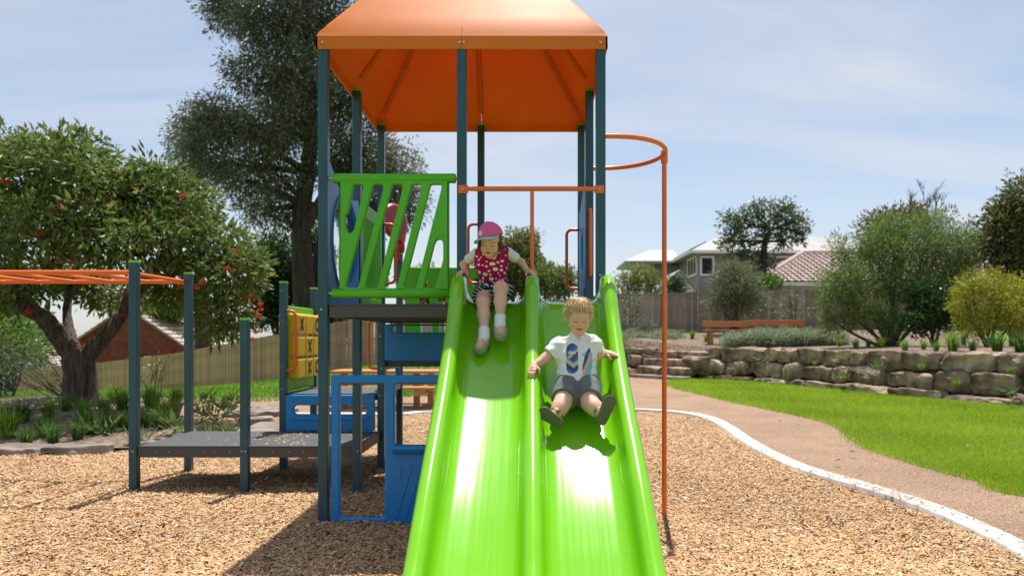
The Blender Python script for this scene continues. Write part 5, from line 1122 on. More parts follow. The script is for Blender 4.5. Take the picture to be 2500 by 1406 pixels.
for i, (px, py, s, kind) in enumerate(spots):
    z = .05
    for _ in range(6): p = G(px, py + 12, z); z = float(lbed_h(p.x, p.y))
    s *= .95
    o = link('grass_tuft', (TD if kind else TM)[i % (2 if kind else 3)], None, loc=(p.x, p.y, float(lbed_h(p.x, p.y)))); o.scale = (s * 1.1, s * 1.1, s); o.rotation_euler = (0, 0, i * 1.3)
    tag(o, ('dark spiky grass tuft ' if kind else 'bright green grass tuft ') + where[i], 'grass tuft', 'grass tufts in the left bed')
def rosette(seed, n=46, L_=.17, w=.035, cols=((.10, .17, .05), (.26, .36, .14)), up=.7):
    r = np.random.default_rng(seed); pts = r.normal(0, .04, (n // 3, 3)); pts[:, 2] = np.abs(pts[:, 2]) + .03
    V, Q, col = leaf_cloud(pts, 3, .05, L_, w, cols, 0, up, seed=seed); return fastmesh('rosette', V, Q, col=col)
RM = [rosette(1), rosette(2), rosette(3, cols=((.09, .13, .03), (.30, .36, .08)))]
for m_ in RM: m_.materials.append(M['leaf'])
for i, (px, py, s, lb) in enumerate(((252, 1052, 1.2, 'broad leaved plant between grass tufts right of the gum trunk'), (432, 1050, 1.1, 'pale leafy plant beside the low platform corner'), (505, 985, .9, 'small leafy plant highest up the bark bed'), (520, 1010, 1, 'small leafy plant in the middle of the bark bed'), (555, 1005, 1, 'small spiky leaved plant near the short post'), (570, 985, .9, 'small leafy plant next to the paving stones'), (515, 1045, .9, 'small leafy plant just behind the low platform'), (560, 1040, .9, 'small leafy plant between short post and low platform'), (487, 1000, .8, 'small leafy plant beside the second monkey bar post'), (350, 1075, .9, 'dark leafy plant beside the tall front post'))):
    z = .05
    for _ in range(6): p = G(px, py + 8, z); z = float(lbed_h(p.x, p.y))
    o = link('leafy_plant', RM[i % 3], None, loc=(p.x, p.y, float(lbed_h(p.x, p.y)))); o.scale = (s,) * 3; o.rotation_euler = (0, 0, i * 2.1); tag(o, lb, 'plant', 'small plants in the left bed')
# tufts on the terrace
for i, (px, py, s, dd) in enumerate(((1725, 818, .8, 22.6), (1690, 815, .9, 23.4), (1660, 815, .9, 23.8), (1770, 815, .8, 23.6), (2090, 838, .8, 17.4), (2150, 835, .9, 17.2), (2210, 842, .8, 15.6), (2255, 838, .7, 15.6), (2325, 848, 1.45, 14.6), (2285, 845, .7, 14.8), (2435, 845, 1.2, 13.6), (2375, 845, .8, 14.2), (2490, 838, 1.2, 13.4), (2120, 832, .7, 18), (2050, 825, .7, 19))):
    p = P(px, py, dd); o = link('strappy_plant', TM[i % 3] if i not in (10, 11, 12) else TD[i % 2], None, loc=(p.x, p.y, float(bed_h(p.x, p.y)) + .01)); o.scale = (s,) * 3; o.rotation_euler = (0, 0, i); tag(o, 'strappy green terrace tuft ' + ['beside the lower bench leg', 'left of the benches near the fence', 'leftmost, near the fence behind the fire pole', 'under the lower bench', 'just right of the long silvery hedge', 'below the feathery shrub, left part', 'below the feathery shrub, middle', 'below the feathery shrub, right part', 'largest and brightest, below the dark glossy shrub', 'next to the largest tuft, on its left', 'below the golden shrub, right side', 'below the golden shrub, left side', 'at the right picture edge', 'second right of the silvery hedge', 'tucked behind the end of the silvery hedge'][i], 'plant', 'strappy tufts on the terrace')
# weeds in the wall joints
for i, (px, py, dd) in enumerate(((1742, 868, 19.6), (1855, 872, 18.0), (2056, 874, 15.6), (2142, 892, 14.4), (2250, 895, 13.4), (2057, 918, 15.2), (2466, 905, 12.0), (2470, 955, 11.8), (1990, 885, 16.2), (1895, 915, 17.4), (2335, 935, 12.6))):
    p = P(px, py + 8, dd); o = link('wall_weed', RM[i % 3] if i % 2 else TM[i % 3], None, loc=(p.x, p.y, p.z)); o.scale = (.42 if i % 2 == 0 else .7,) * 3; tag(o, 'small weed growing from the stone wall ' + ['at the top course near the steps', 'below the silvery hedge', 'in the top joint below the hedge end', 'in the middle joint below the feathery shrub', 'in the upper joint below the dark glossy shrub', 'in the lower joint below the hedge end', 'in the top joint at the right picture edge', 'in the bottom joint at the right picture edge', 'in the top joint under the right bench end', 'in the lower joint below the silvery hedge', 'in the bottom joint below the golden shrub'][i], 'weed', 'weeds in the stone wall')
# a few fallen leaves on lawn and path
M['deadleaf'] = mat('fallen_leaf', (0.16, 0.10, 0.06), (0.42, 0.32, 0.22), rough=.7, scale=20)
lv = MB(); lv.add([(-.03, 0, 0), (-.005, .012, .008), (.035, .002, .002), (0, -.012, .006)], [(0, 3, 2, 1)]); lo_ = lv.build('fallen_leaf', M['deadleaf']); lme = lo_.data; bpy.data.objects.remove(lo_)
for i in range(14):
    py = rng.uniform(985, 1180); px = rng.uniform(1900, 2480); p = G(px, py); o = link('fallen_leaf', lme, None, loc=(p.x, p.y, .065)); o.rotation_euler = (rng.normal(0, .2), rng.normal(0, .2), rng.uniform(0, 6)); o.scale = (rng.uniform(.7, 1.5),) * 3
    tag(o, 'fallen dry leaf on the right hand lawn', 'leaf', 'fallen leaves on the lawn')

# wood chips left on the low platform
def deck_chips():
    n = 90; x = -2.22 + rng.normal(.25, .3, n); d = rng.uniform(MR + .05, BR - .15, n); k = (x > -3.0) & (x < L - .08); x, d = x[k], d[k]; n = len(x)
    a = rng.uniform(0, 6.3, n); ln = rng.uniform(.012, .032, n); e1 = np.stack([np.cos(a), np.sin(a), 0 * a], 1) * ln[:, None] / 2; e2 = np.stack([-np.sin(a), np.cos(a), 0 * a], 1) * .004
    c = np.stack([x, d, np.full(n, .3415)], 1); V = np.stack([c - e1 - e2, c + e1 - e2, c + e1 + e2, c - e1 + e2, c + np.array([[0, 0, .004]])], 1); b = np.arange(n)[:, None] * 5
    T = np.concatenate([b + np.array([[i, (i + 1) % 4, 4]]) for i in range(4)]); t = rng.random((n, 1)); colr = np.repeat(np.array([[.35, .2, .09]]) * (1 - t) + np.array([[.74, .5, .27]]) * t, 5, 0)
    tag(link('platform_wood_chips', fastmesh('deck_chips', V.reshape(-1, 3), T=T, col=colr), M['chip']), 'loose wood chips lying on the low grey platform', 'wood chips', kind='stuff')
deck_chips()
# ------------------------------------------------------------------ people: one continuous surface each, from blended round shapes
def smin(a, b, k):
    h = np.clip(.5 + .5 * (b - a) / k, 0, 1); return b + (a - b) * h - k * h * (1 - h)
def s_cone(p, a, b, ra, rb):
    a = np.asarray(a, np.float32); b = np.asarray(b, np.float32); ab = b - a; t = np.clip(((p - a) @ ab) / (ab @ ab + 1e-12), 0, 1)
    return np.linalg.norm(p - a - t[:, None] * ab, axis=1) - (ra + (rb - ra) * t)
def s_ell(p, c, r, Rm=None):
    q = p - np.asarray(c, np.float32)
    if Rm is not None: q = q @ Rm
    r = np.asarray(r, np.float32); k0 = np.linalg.norm(q / r, axis=1); k1 = np.linalg.norm(q / (r * r), axis=1); return k0 * (k0 - 1) / (k1 + 1e-9)
def sdf_mesh(name, f, lo, hi, h, colf=None):
    lo = np.array(lo, float); hi = np.array(hi, float); B = 6; n = (np.ceil((hi - lo) / h / B).astype(int)) * B + 1
    nb = (n - 1) // B; cc = np.stack(np.meshgrid(*[np.arange(k) for k in nb], indexing='ij'), -1).reshape(-1, 3)
    cen = (lo + (cc + .5) * B * h).astype(np.float32); v = f(cen); near = np.abs(v) < B * h * 1.05
    vals = np.full(n, 1.0, np.float32)
    sub = np.stack(np.meshgrid(*[np.arange(B + 1)] * 3, indexing='ij'), -1).reshape(-1, 3)
    # inside blocks far from the surface count as solid
    for b in cc[(~near) & (v < 0)]: vals[b[0] * B:b[0] * B + B + 1, b[1] * B:b[1] * B + B + 1, b[2] * B:b[2] * B + B + 1] = -1
    act = np.zeros(n, bool)
    for b in cc[near]: act[b[0] * B:b[0] * B + B + 1, b[1] * B:b[1] * B + B + 1, b[2] * B:b[2] * B + B + 1] = True
    ix = np.argwhere(act); pts = (lo + ix * h).astype(np.float32); out = np.empty(len(pts), np.float32)
    for s in range(0, len(pts), 400000): out[s:s + 400000] = f(pts[s:s + 400000])
    vals[act] = out
    sg = vals < 0; cells = []; cps = []; faces = []
    nc = n - 1; lin = lambda i, j, k: (i * nc[1] + j) * nc[2] + k
    for ax in range(3):
        s0 = [slice(None)] * 3; s1 = [slice(None)] * 3; s0[ax] = slice(0, -1); s1[ax] = slice(1, None)
        e = np.argwhere(sg[tuple(s0)] != sg[tuple(s1)]); u, w = (ax + 1) % 3, (ax + 2) % 3
        e = e[(e[:, u] > 0) & (e[:, w] > 0) & (e[:, u] < n[u] - 1) & (e[:, w] < n[w] - 1)]
        e2 = e.copy(); e2[:, ax] += 1; va = vals[tuple(e.T)]; vb = vals[tuple(e2.T)]; t = va / (va - vb); p = e.astype(float); p[:, ax] += t
        quad = []
        for du, dw in ((0, 0), (-1, 0), (-1, -1), (0, -1)):
            c = e.copy(); c[:, u] += du; c[:, w] += dw; L_ = lin(c[:, 0], c[:, 1], c[:, 2]); quad.append(L_); cells.append(L_); cps.append(p)
        q = np.stack(quad, 1); q = np.where((va < 0)[:, None], q, q[:, ::-1]); faces.append(q)
    cells = np.concatenate(cells); cps = np.concatenate(cps); uq, inv = np.unique(cells, return_inverse=True); cnt = np.bincount(inv)
    V = np.stack([np.bincount(inv, cps[:, k]) / cnt for k in range(3)], 1) * h + lo
    Q = np.searchsorted(uq, np.concatenate(faces))
    return fastmesh(name, V, Q, col=None if colf is None else colf(V), smooth=True)
def fold(p, s, a, seed): return vnoise(p, s, seed) * a
M['skin'] = mat('skin', (.93, .93, .93), (1, 1, 1), vcol=True, rough=.48, spec=.35, sss=.12, scale=60)
M['cloth'] = mat('cloth', (.90, .90, .90), (1, 1, 1), vcol=True, rough=.9, spec=.2, scale=350, bump=.15, bscale=700, bdist=.0008)
M['shoe'] = mat('shoe', (.75, .75, .75), (1, 1, 1), vcol=True, rough=.6, spec=.3, scale=160, bump=.2, bscale=300, bdist=.001)
M['hair'] = mat('hair', (.8, .8, .8), (1, 1, 1), vcol=True, rough=.42, spec=.5, scale=40)
V3 = lambda *a: np.array(a, np.float32)
def pw(px, py, d): return np.array(P(px, py, d), np.float32)
def rotm(pitch, yaw, roll=0.):
    """columns: head right, head back, head up in the world (face looks along -back)"""
    return np.array(Euler((pitch, roll, yaw), 'XYZ').to_matrix(), np.float32)
class Head:
    def __init__(s, c, Rm, k=1.0, smile=0.): s.c = np.asarray(c, np.float32); s.R = Rm; s.k = k; s.smile = smile
    def loc(s, p): return ((p - s.c) @ s.R) / s.k
    def wld(s, q): return s.c + (np.asarray(q, np.float32) * s.k) @ s.R.T
    def sdf(s, p):
        q = s.loc(p); x = np.abs(q[:, 0]); m = q.copy(); m[:, 0] = x
        d = s_ell(q, (0, .012, .022), (.0705, .084, .076)); d = smin(d, s_ell(q, (0, -.020, -.036), (.056, .057, .060)), .03)
        d = smin(d, s_ell(m, (.030, -.046, -.043), (.027, .026, .026)), .02); d = smin(d, s_ell(q, (0, -.055, -.084), (.021, .018, .015)), .02)
        d = smin(d, s_ell(q, (0, -.062, .020), (.046, .018, .020)), .02)
        d = np.maximum(d, -s_ell(m, (.0285, -.088, -.004), (.019, .018, .011))) if False else -smin(-d, s_ell(m, (.0285, -.0865, -.006), (.016, .011, .0095)), .010)
        d = smin(d, s_ell(m, (.0285, -.0635, -.008), (.0145, .0125, .0105)), .004)
        d = smin(d, s_cone(q, (0, -.070, -.004), (0, -.0845, -.028), .0070, .0085), .010); d = smin(d, s_ell(m, (.009, -.077, -.031), (.0070, .0080, .0060)), .006)
        sm = s.smile
        d = smin(d, s_ell(m, (.008, -.0735, -.0525 + sm * .2), (.016, .0085, .0052)), .006); d = smin(d, s_ell(q, (0, -.0725, -.0625), (.015, .0085, .0055)), .006)
        d = -smin(-d, s_ell(m, (0, -.083, -.0572), (.021, .010, .0016)), .003)
        e = s_ell(m, (.0735, .014, -.018), (.010, .019, .027)); e = -smin(-e, s_ell(m, (.083, .008, -.016), (.008, .010, .016)), .004)
        return smin(d, e, .006) * s.k
    def paint(s, V, col):
        q = s.loc(V.astype(np.float32)); x = np.abs(q[:, 0]); y = q[:, 1]; z = q[:, 2]; f = (y < -.035)
        def put(mask, c, a=1.0): col[mask] = col[mask] * (1 - a) + np.array(c) * a
        ch = np.exp(-(((x - .036) / .017) ** 2 + ((z + .040) / .016) ** 2)) * f; col[:] = col * (1 - ch[:, None] * .42) + np.array((.74, .25, .19)) * ch[:, None] * .42
        nz = np.exp(-((x / .010) ** 2 + ((z + .028) / .009) ** 2)) * (y < -.07); col[:] = col * (1 - nz[:, None] * .25) + np.array((.72, .28, .21)) * nz[:, None] * .25
        lipc = (.50, .12, .11); lz = s.smile * (x / .02) ** 2 * .25
        put(f & (x < .0195) & (np.abs(z + .0575 - lz) < .0085 * (1 - (x / .0205) ** 2) ** .6 * np.ones_like(x)) & (y < -.06), lipc, .75)
        put(f & (x < .019) & (np.abs(z + .0573 - lz) < (.0016 if s.smile else .0030)) & (y < -.058), (.10, .02, .02), .9)
        lash = -.0135 - .9 * ((x - .0285) ** 2) / .03 * -1.0
        put(f & (np.abs(x - .0285) < .0145) & (np.abs(z - (-.0150 + ((x - .0285) / .0145) ** 2 * .0035)) < .0024), (.035, .02, .015), 1.0)
        put(f & (np.abs(x - .0285) < .0135) & (np.abs(z - (-.0035 - ((x - .0285) / .0145) ** 2 * .003)) < .0012), (.40, .19, .14), .55)
        br = .0125 - ((x - .031) / .017) ** 2 * .004; put(f & (np.abs(x - .031) < .0165) & (np.abs(z - br) < .0031), s.brow, min(1., s.browa * 1.35))
        put(f & (np.abs(x - .008) < .0030) & (np.abs(z + .0345) < .0022), (.22, .07, .06), .8)
    brow = (.22, .12, .06); browa = .6
def hand_prims(w, fw, nm, sd, k=1.0, curl=(.35, .7), thumb=1, spreadf=.10):
    """wrist, forward, back-of-hand normal, side towards the little finger. Five separate fingers that bend over what lies under the palm"""
    fw = fw / np.linalg.norm(fw); nm = nm - fw * (nm @ fw); nm /= np.linalg.norm(nm); s = np.cross(fw, nm); s = s if s @ sd > 0 else -s
    pr = []; L_ = .052 * k
    pr.append(('c', w, w + fw * L_ * .55, .0165 * k, .0200 * k)); pr.append(('c', w + fw * L_ * .5 - s * .014 * k, w + fw * L_ - s * .0165 * k, .0125 * k, .0095 * k)); pr.append(('c', w + fw * L_ * .5 + s * .014 * k, w + fw * L_ * .92 + s * .017 * k, .0120 * k, .0090 * k)); pr.append(('c', w + fw * L_ * .6, w + fw * L_, .013 * k, .010 * k))
    fingers = []
    for i, (off, ln) in enumerate(((-.0185, .042), (-.0065, .047), (.006, .044), (.018, .034))):
        b = w + fw * L_ * (.97 if i < 3 else .90) + s * off * k; d0 = fw + s * (off * spreadf * 60 * .16); d0 = d0 / np.linalg.norm(d0)
        c0, c1 = curl; d1 = d0 * math.cos(c0) - nm * math.sin(c0); d2 = d0 * math.cos(c0 + c1) - nm * math.sin(c0 + c1)
        m = b + d1 * ln * k * .55; e = m + d2 * ln * k * .5; fingers += [('c', b, m, .0072 * k, .0064 * k), ('c', m, e, .0064 * k, .0052 * k)]
    t0 = w + fw * L_ * .25 - s * .015 * k; td = (fw * .55 - s * .75 - nm * .35); td /= np.linalg.norm(td); t1 = t0 + td * .026 * k; td2 = (fw * .75 - s * .25 - nm * .6); td2 /= np.linalg.norm(td2)
    fingers += [('c', t0, t1, .0095 * k, .0080 * k), ('c', t1, t1 + td2 * .022 * k, .0078 * k, .0060 * k)]
    return pr, fingers
def ev(p, prims, k):
    d = None
    for q in prims:
        v = s_cone(p, *q[1:]) if q[0] == 'c' else s_ell(p, *q[1:])
        d = v if d is None else smin(d, v, k)
    return d
def body_sdf(head, core, arms, hands, fingers):
    def f(p):
        d = ev(p, core, .028); d = smin(d, head.sdf(p), .018)
        for a in arms: d = smin(d, ev(p, a, .012), .018)
        h = ev(p, hands, .008); d = smin(d, h, .010)
        fg = None
        for i in range(0, len(fingers), 2):
            v = smin(s_cone(p, *fingers[i][1:]), s_cone(p, *fingers[i + 1][1:]), .003); fg = v if fg is None else np.minimum(fg, v)
        return smin(d, fg, .0035)
    return f
SKIN = np.array((.70, .415, .315))
def limb(*pts): return [('c', pts[i][0], pts[i + 1][0], pts[i][1], pts[i + 1][1]) for i in range(len(pts) - 1)]
def bounds(*arr, pad=.1):
    a = np.array([np.asarray(x)[:3] for x in arr]); return a.min(0) - pad, a.max(0) + pad
def strands(name, roots, dirs, lens, width, cols, parent, mt, curl=.3, seed=0, gravity=.6, seg=4):
    r = np.random.default_rng(seed); n = len(roots); V = []; side = np.cross(dirs, r.normal(0, 1, (n, 3))); side /= np.linalg.norm(side, axis=1)[:, None]; p = roots.copy(); d = dirs.copy(); rows = []
    for i in range(seg + 1):
        w = width * (1 - i / seg * .85); rows.append(np.stack([p - side * w / 2, p + side * w / 2], 1)); d = d + r.normal(0, curl / seg, (n, 3)) - np.array([0, 0, gravity / seg]); d /= np.linalg.norm(d, axis=1)[:, None]; p = p + d * (lens / seg)[:, None]
    V = np.stack(rows, 1).reshape(n, -1, 3); m = (seg + 1) * 2; b = np.arange(n)[:, None] * m; Q = np.concatenate([b + np.array([[2 * i, 2 * i + 1, 2 * i + 3, 2 * i + 2]]) for i in range(seg)])
    t = r.random((n, 1)); c = np.repeat(np.array([cols[0]]) * (1 - t) + np.array([cols[1]]) * t, m, 0)
    return tag(link(name, fastmesh(name, V.reshape(-1, 3), Q, col=c, smooth=True), mt, parent), kind='stuff')
# ================================================================== girl at the top of the left lane
def girl():
    hd = Head(pw(1198, 590, 4.40), rotm(R(20), R(-12), R(3)), .90); hd.brow = (.20, .11, .06)
    pel = pw(1206, 712, 4.60); ch = pw(1199, 648, 4.53); nk = pw(1200, 614, 4.475)
    pel[2] = 1.405 + .085
    shL, shR = pw(1162, 620, 4.52), pw(1240, 617, 4.52); elL, elR = pw(1131, 646, 4.62), pw(1273, 641, 4.60)
    wrL, wrR = pw(1136, 664, 4.575), pw(1290, 664, 4.585)
    hipL, hipR = pel + V3(-.055, -.03, -.02), pel + V3(.055, -.03, -.02)
    knL, knR = pw(1180, 738, 4.335), pw(1222, 703, 4.325); anL, anR = pw(1182, 822, 4.20), pw(1221, 792, 4.235)
    root = empty('person', (float(pel[0]), float(pel[1]), float(pel[2]) - .085), 'child in pink cap and dotted magenta vest sitting at the slide top', 'person')
    core = [('e', pel, (.092, .075, .08)), ('c', pel + V3(0, 0, .01), ch, .072, .078), ('e', ch + V3(0, .005, .0), (.098, .068, .085)), ('c', ch, nk, .062, .036), ('c', nk - V3(0, 0, .02), hd.c + V3(0, .02, -.04), .035, .036), ('c', shL + V3(.02, 0, 0), shR - V3(.02, 0, 0), .036, .036)]
    core += limb((hipL, .058), (knL * .5 + hipL * .5, .048), (knL, .0395)); core += limb((hipR, .058), (knR * .5 + hipR * .5, .048), (knR, .0395))
    for kn, an in ((knL, anL), (knR, anR)): core += limb((kn, .037), (kn * .62 + an * .38 + V3(0, .012, 0), .0345), (an, .024))
    arms = [limb((shL, .031), (elL, .0235), (wrL, .0175)), limb((shR, .031), (elR, .0235), (wrR, .0175))]
    hl, fl = hand_prims(wrL, V3(-.45, -.86, -.12), V3(-.05, -.15, 1), V3(-1, 0, 0), .95, (.25, .75)); hr, fr = hand_prims(wrR, V3(.50, -.80, -.12), V3(.05, -.15, 1), V3(1, 0, 0), .95, (.25, .75))
    # feet inside the shoes
    toeL, toeR = pw(1166, 856, 4.10), pw(1224, 818, 4.13)
    core += limb((anL, .027), (toeL * .7 + anL * .3, .024)); core += limb((anR, .027), (toeR * .7 + anR * .3, .024))
    f = body_sdf(hd, core, arms, hl + hr, fl + fr)
    lo, hi = bounds(pel, hd.c + V3(0, 0, .1), elL, elR, toeL, toeR, wrL, wrR, pad=.11)
    def cf(V):
        c = np.tile(SKIN * np.array((1., .99, .97)), (len(V), 1)); hd.paint(V, c)
        kn_ = np.minimum(np.linalg.norm(V - knL, axis=1), np.linalg.norm(V - knR, axis=1)); m = np.exp(-(kn_ / .045) ** 2)[:, None] * .3; return c * (1 - m) + np.array((.68, .30, .23)) * m
    link('body', sdf_mesh('body', f, lo, hi, .0029, cf), M['skin'], root)
    # vest
    core_t = [('e', pel + V3(0, 0, .012), (.100, .083, .088)), ('c', pel + V3(0, 0, .02), ch, .080, .086), ('e', ch + V3(0, .005, .0), (.107, .078, .092)), ('c', ch, nk, .072, .046), ('c', shL + V3(.018, 0, .002), shR - V3(.018, 0, -.002), .040, .040)]
    ax = (nk - pel) / np.linalg.norm(nk - pel)
    def vest(p):
        d = ev(p, core_t, .03) + fold(p, 26, .0045, 3) + fold(p, 55, .0022, 8); hem = (p - (pel + V3(0, 0, -.012))) @ np.array((0, .15, -1.), np.float32)
        neck = s_ell(p, nk + V3(0, -.075, .006), (.052, .075, .046)); arm = np.minimum(-(p[:, 0] - (shL[0] - .012)), (p[:, 0] - (shR[0] + .012)))
        d = np.maximum(d, hem); d = np.maximum(d, -neck); d = np.maximum(d, -(p[:, 0] - (shL[0] - .014))); d = np.maximum(d, p[:, 0] - (shR[0] + .014)); return d
    rr = np.random.default_rng(4); pts = []
    while len(pts) < 190:
        q = (rr.uniform(-.16, .16), rr.uniform(-.14, .30), rr.choice([.0042, .0055, .0075, .0105], p=[.25, .3, .25, .2]))
        if all((q[0] - o[0]) ** 2 + (q[1] - o[1]) ** 2 > (q[2] + o[2] + .0055) ** 2 for o in pts): pts.append(q)
        elif rr.random() < .003: break
    def vc(V):
        c = np.tile(np.array((.46, .006, .085)), (len(V), 1)); x = V[:, 0] - ch[0]; z = V[:, 2] - pel[2]
        # dots wrap round the sides
        x = np.arctan2(x, .13 - (V[:, 1] - ch[1])) * .125
        for a, b, r_ in pts: c[(x - a) ** 2 + (z - b) ** 2 < r_ * r_] = (.86, .82, .78)
        nd = s_ell(V.astype(np.float32), nk + V3(0, -.075, .006), (.052, .075, .046)); c[(np.abs(nd) < .006) & (V[:, 1] < nk[1] + .0)] = (.80, .60, .14); return c
    lo2, hi2 = bounds(pel, ch, shL, shR, nk, pad=.15); link('vest', sdf_mesh('vest', vest, lo2, hi2, .0028, vc), M['cloth'], root)
    # white sleeves
    for sh, el, sgn in ((shL, elL, -1), (shR, elR, 1)):
        e = sh + (el - sh) * .56; ax2 = (el - sh) / np.linalg.norm(el - sh)
        def slv(p): return np.maximum(np.minimum(s_cone(p, sh, e, .034, .0345), 9) + fold(p, 40, .002, 5), (p - e) @ ax2)
        link('sleeve', sdf_mesh('sleeve', slv, *bounds(sh, el, pad=.07), .003, lambda V: np.tile(np.array((.72, .75, .74)), (len(V), 1))), M['cloth'], root)
    # striped shorts
    def shorts(p):
        d = s_ell(p, pel + V3(0, 0, -.005), (.105, .088, .078))
        for hp, kn, q in ((hipL, knL, .62), (hipR, knR, .62)):
            e = hp + (kn - hp) * q; a2 = (kn - hp) / np.linalg.norm(kn - hp); l = np.maximum(s_cone(p, hp, e, .068, .071) + fold(p, 34, .0055, 7), (p - e) @ a2); d = smin(d, l, .015)
        return np.maximum(d, (p[:, 2] - (pel[2] + .03))) + fold(p, 60, .001, 2)
    def sc(V):
        c = np.tile(np.array((.012, .02, .055)), (len(V), 1)); u = (V[:, 0] - pel[0]) * .35 + (V[:, 2] - pel[2]) * .8 - V[:, 1] * .55 + .006 * np.sin(V[:, 0] * 60); c[np.mod(u, .021) < .0052] = (.62, .66, .70); return c
    link('shorts', sdf_mesh('shorts', shorts, *bounds(pel, knL, knR, hipL, hipR, pad=.12), .003, sc), M['cloth'], root)
    # socks and shoes
    for kn, an, toe in ((knL, anL, toeL), (knR, anR, toeR)):
        up = (kn - an) / np.linalg.norm(kn - an); top = an + up * .055; fd = toe - an; fd = fd / np.linalg.norm(fd)
        def sock(p): return np.maximum(smin(s_cone(p, top, an, .0335, .0315), s_cone(p, an, an + fd * .05, .031, .026), .015) + fold(p, 70, .0012, 1) - .002 * np.exp(-((((p - top) @ up) + .008) / .006) ** 2), (p - top) @ up)
        link('sock', sdf_mesh('sock', sock, *bounds(top, an, toe, pad=.06), .0028, lambda V: np.tile(np.array((.78, .77, .78)), (len(V), 1))), M['cloth'], root)
        sole_n = np.cross(fd, V3(1, 0, 0)); sole_n = sole_n if sole_n[2] > 0 else -sole_n; sole_n /= np.linalg.norm(sole_n); sd = np.cross(fd, sole_n)
        heel = an - sole_n * .022 - fd * .018; tip = heel + fd * .135
        def shoe(p):
            d = smin(s_cone(p, heel, heel + fd * .05, .034, .035), s_cone(p, heel + fd * .05, tip - fd * .03, .036, .038), .02); q = (p - heel) @ sole_n; d = np.maximum(d, -(q + .026)); d = np.maximum(d, (q - .022))
            hole = s_ell(p, heel + fd * .030 + sole_n * .034, (.026, .026, .020)); d = np.maximum(d, -hole)
            strap = np.maximum(np.abs(s_cone(p, heel - sole_n * .01, heel + fd * .06, .035, .036)) - .003, np.abs((p - heel) @ fd - .046) - .008); strap = np.maximum(strap, -((p - heel) @ sole_n + .0)); return np.minimum(d, strap)
        def shc(V):
            r3 = np.random.default_rng(2); n = len(V); c = np.array((.46, .42, .33)) * (.35 + 1.0 * r3.random((n, 1))); q = (V - heel) @ sole_n; c[q < -.017] = (.62, .52, .38); return c
        link('shoe', sdf_mesh('shoe', shoe, *bounds(heel, tip, an, pad=.055), .0026, shc), M['shoe'], root)
    # cap: own frame, peak swung to picture left
    cr = rotm(R(12), R(-34), R(-9)); cc = hd.wld((0, .008, .030))
    def cap(p):
        q = (p - cc) @ cr; dome = s_ell(q, (0, 0, 0), (.0765, .084, .094)); dome = np.maximum(np.abs(dome + .002) - .0028, -(q[:, 2] - .000)); btn = s_ell(q, (0, 0, .094), (.008, .008, .005)); return np.minimum(dome, btn)
    def capc(V):
        q = (V - cc) @ cr; c = np.tile(np.array((.74, .125, .32)), (len(V), 1)); an_ = np.arctan2(q[:, 0], -q[:, 1]); c[(np.abs(np.mod(an_, math.pi / 3) - math.pi / 6) < .022) & (q[:, 2] > .02)] *= .82; return c
    cp = link('cap', sdf_mesh('cap', cap, *bounds(cc, pad=.115), .0026, capc), M['cloth'], root)
    def brim(p):
        q = (p - cc) @ cr; z = .004 - .5 * q[:, 0] ** 2 / .1 - .10 * (-q[:, 1] - .07); sl = np.abs(q[:, 2] - z) - .0026; ed = s_ell(q, (0, -.055, 0), (.070, .090, .3)); return np.maximum(np.maximum(sl, ed), -(s_ell(q, (0, 0, 0), (.074, .081, .3))))
    link('cap_peak', sdf_mesh('cap_peak', brim, *bounds(cc + cr @ V3(0, -.09, 0), pad=.115), .0024, lambda V: np.tile(np.array((.30, .62, .60)), (len(V), 1))), M['cloth'], cp)
    a0 = -.12; bn = V3(math.sin(a0) * .92, -math.cos(a0) * .92, .40); 
    def badge(p):
        q = (p - cc) @ cr; sh_ = np.abs(s_ell(q, (0, 0, 0), (.0765, .084, .094)) - .0025) - .0014; ce = V3(-.012, -.078, .032); return np.maximum(sh_, np.linalg.norm(q - ce, axis=1) - .0175)
    link('cap_badge', sdf_mesh('cap_badge', badge, *bounds(cc + cr @ V3(-.012, -.078, .032), pad=.03), .0016, lambda V: np.tile(np.array((.74, .66, .58)), (len(V), 1))), M['cloth'], cp)
    # brown hair under the cap
    def hair(p):
        q = hd.loc(p); d = s_ell(q, (0, .020, .005), (.0785, .082, .085)); face = s_ell(q, (0, -.075, -.03), (.066, .085, .115)); d = np.maximum(d, -face); d = np.maximum(d, q[:, 2] - .045); d = np.maximum(d, -(q[:, 2] + .062)); return (d + fold(p, 70, .004, 6)) * hd.k
    link('hair', sdf_mesh('hair', hair, *bounds(hd.c, pad=.13), .003, lambda V: np.tile(np.array((.075, .040, .022)), (len(V), 1)) * (1 + .4 * vnoise(V * np.array([1, 1, .15]), 160, 2)[:, None])), M['hair'], root)
    r4 = np.random.default_rng(9); n = 160; sd = np.where(r4.random(n) < .5, -1, 1); q = np.stack([sd * r4.uniform(.060, .076, n), r4.uniform(-.03, .04, n), r4.uniform(-.01, .015, n)], 1); rt = np.array([hd.wld(v) for v in q]); dr = np.stack([sd * .25, r4.normal(-.1, .3, n), -np.ones(n)], 1) @ hd.R.T; dr /= np.linalg.norm(dr, axis=1)[:, None]
    strands('hair_strands', rt, dr, r4.uniform(.05, .085, n), .004, ((.05, .026, .015), (.14, .08, .045)), root, M['hair'], seed=3, gravity=.3)
    return root
girl()
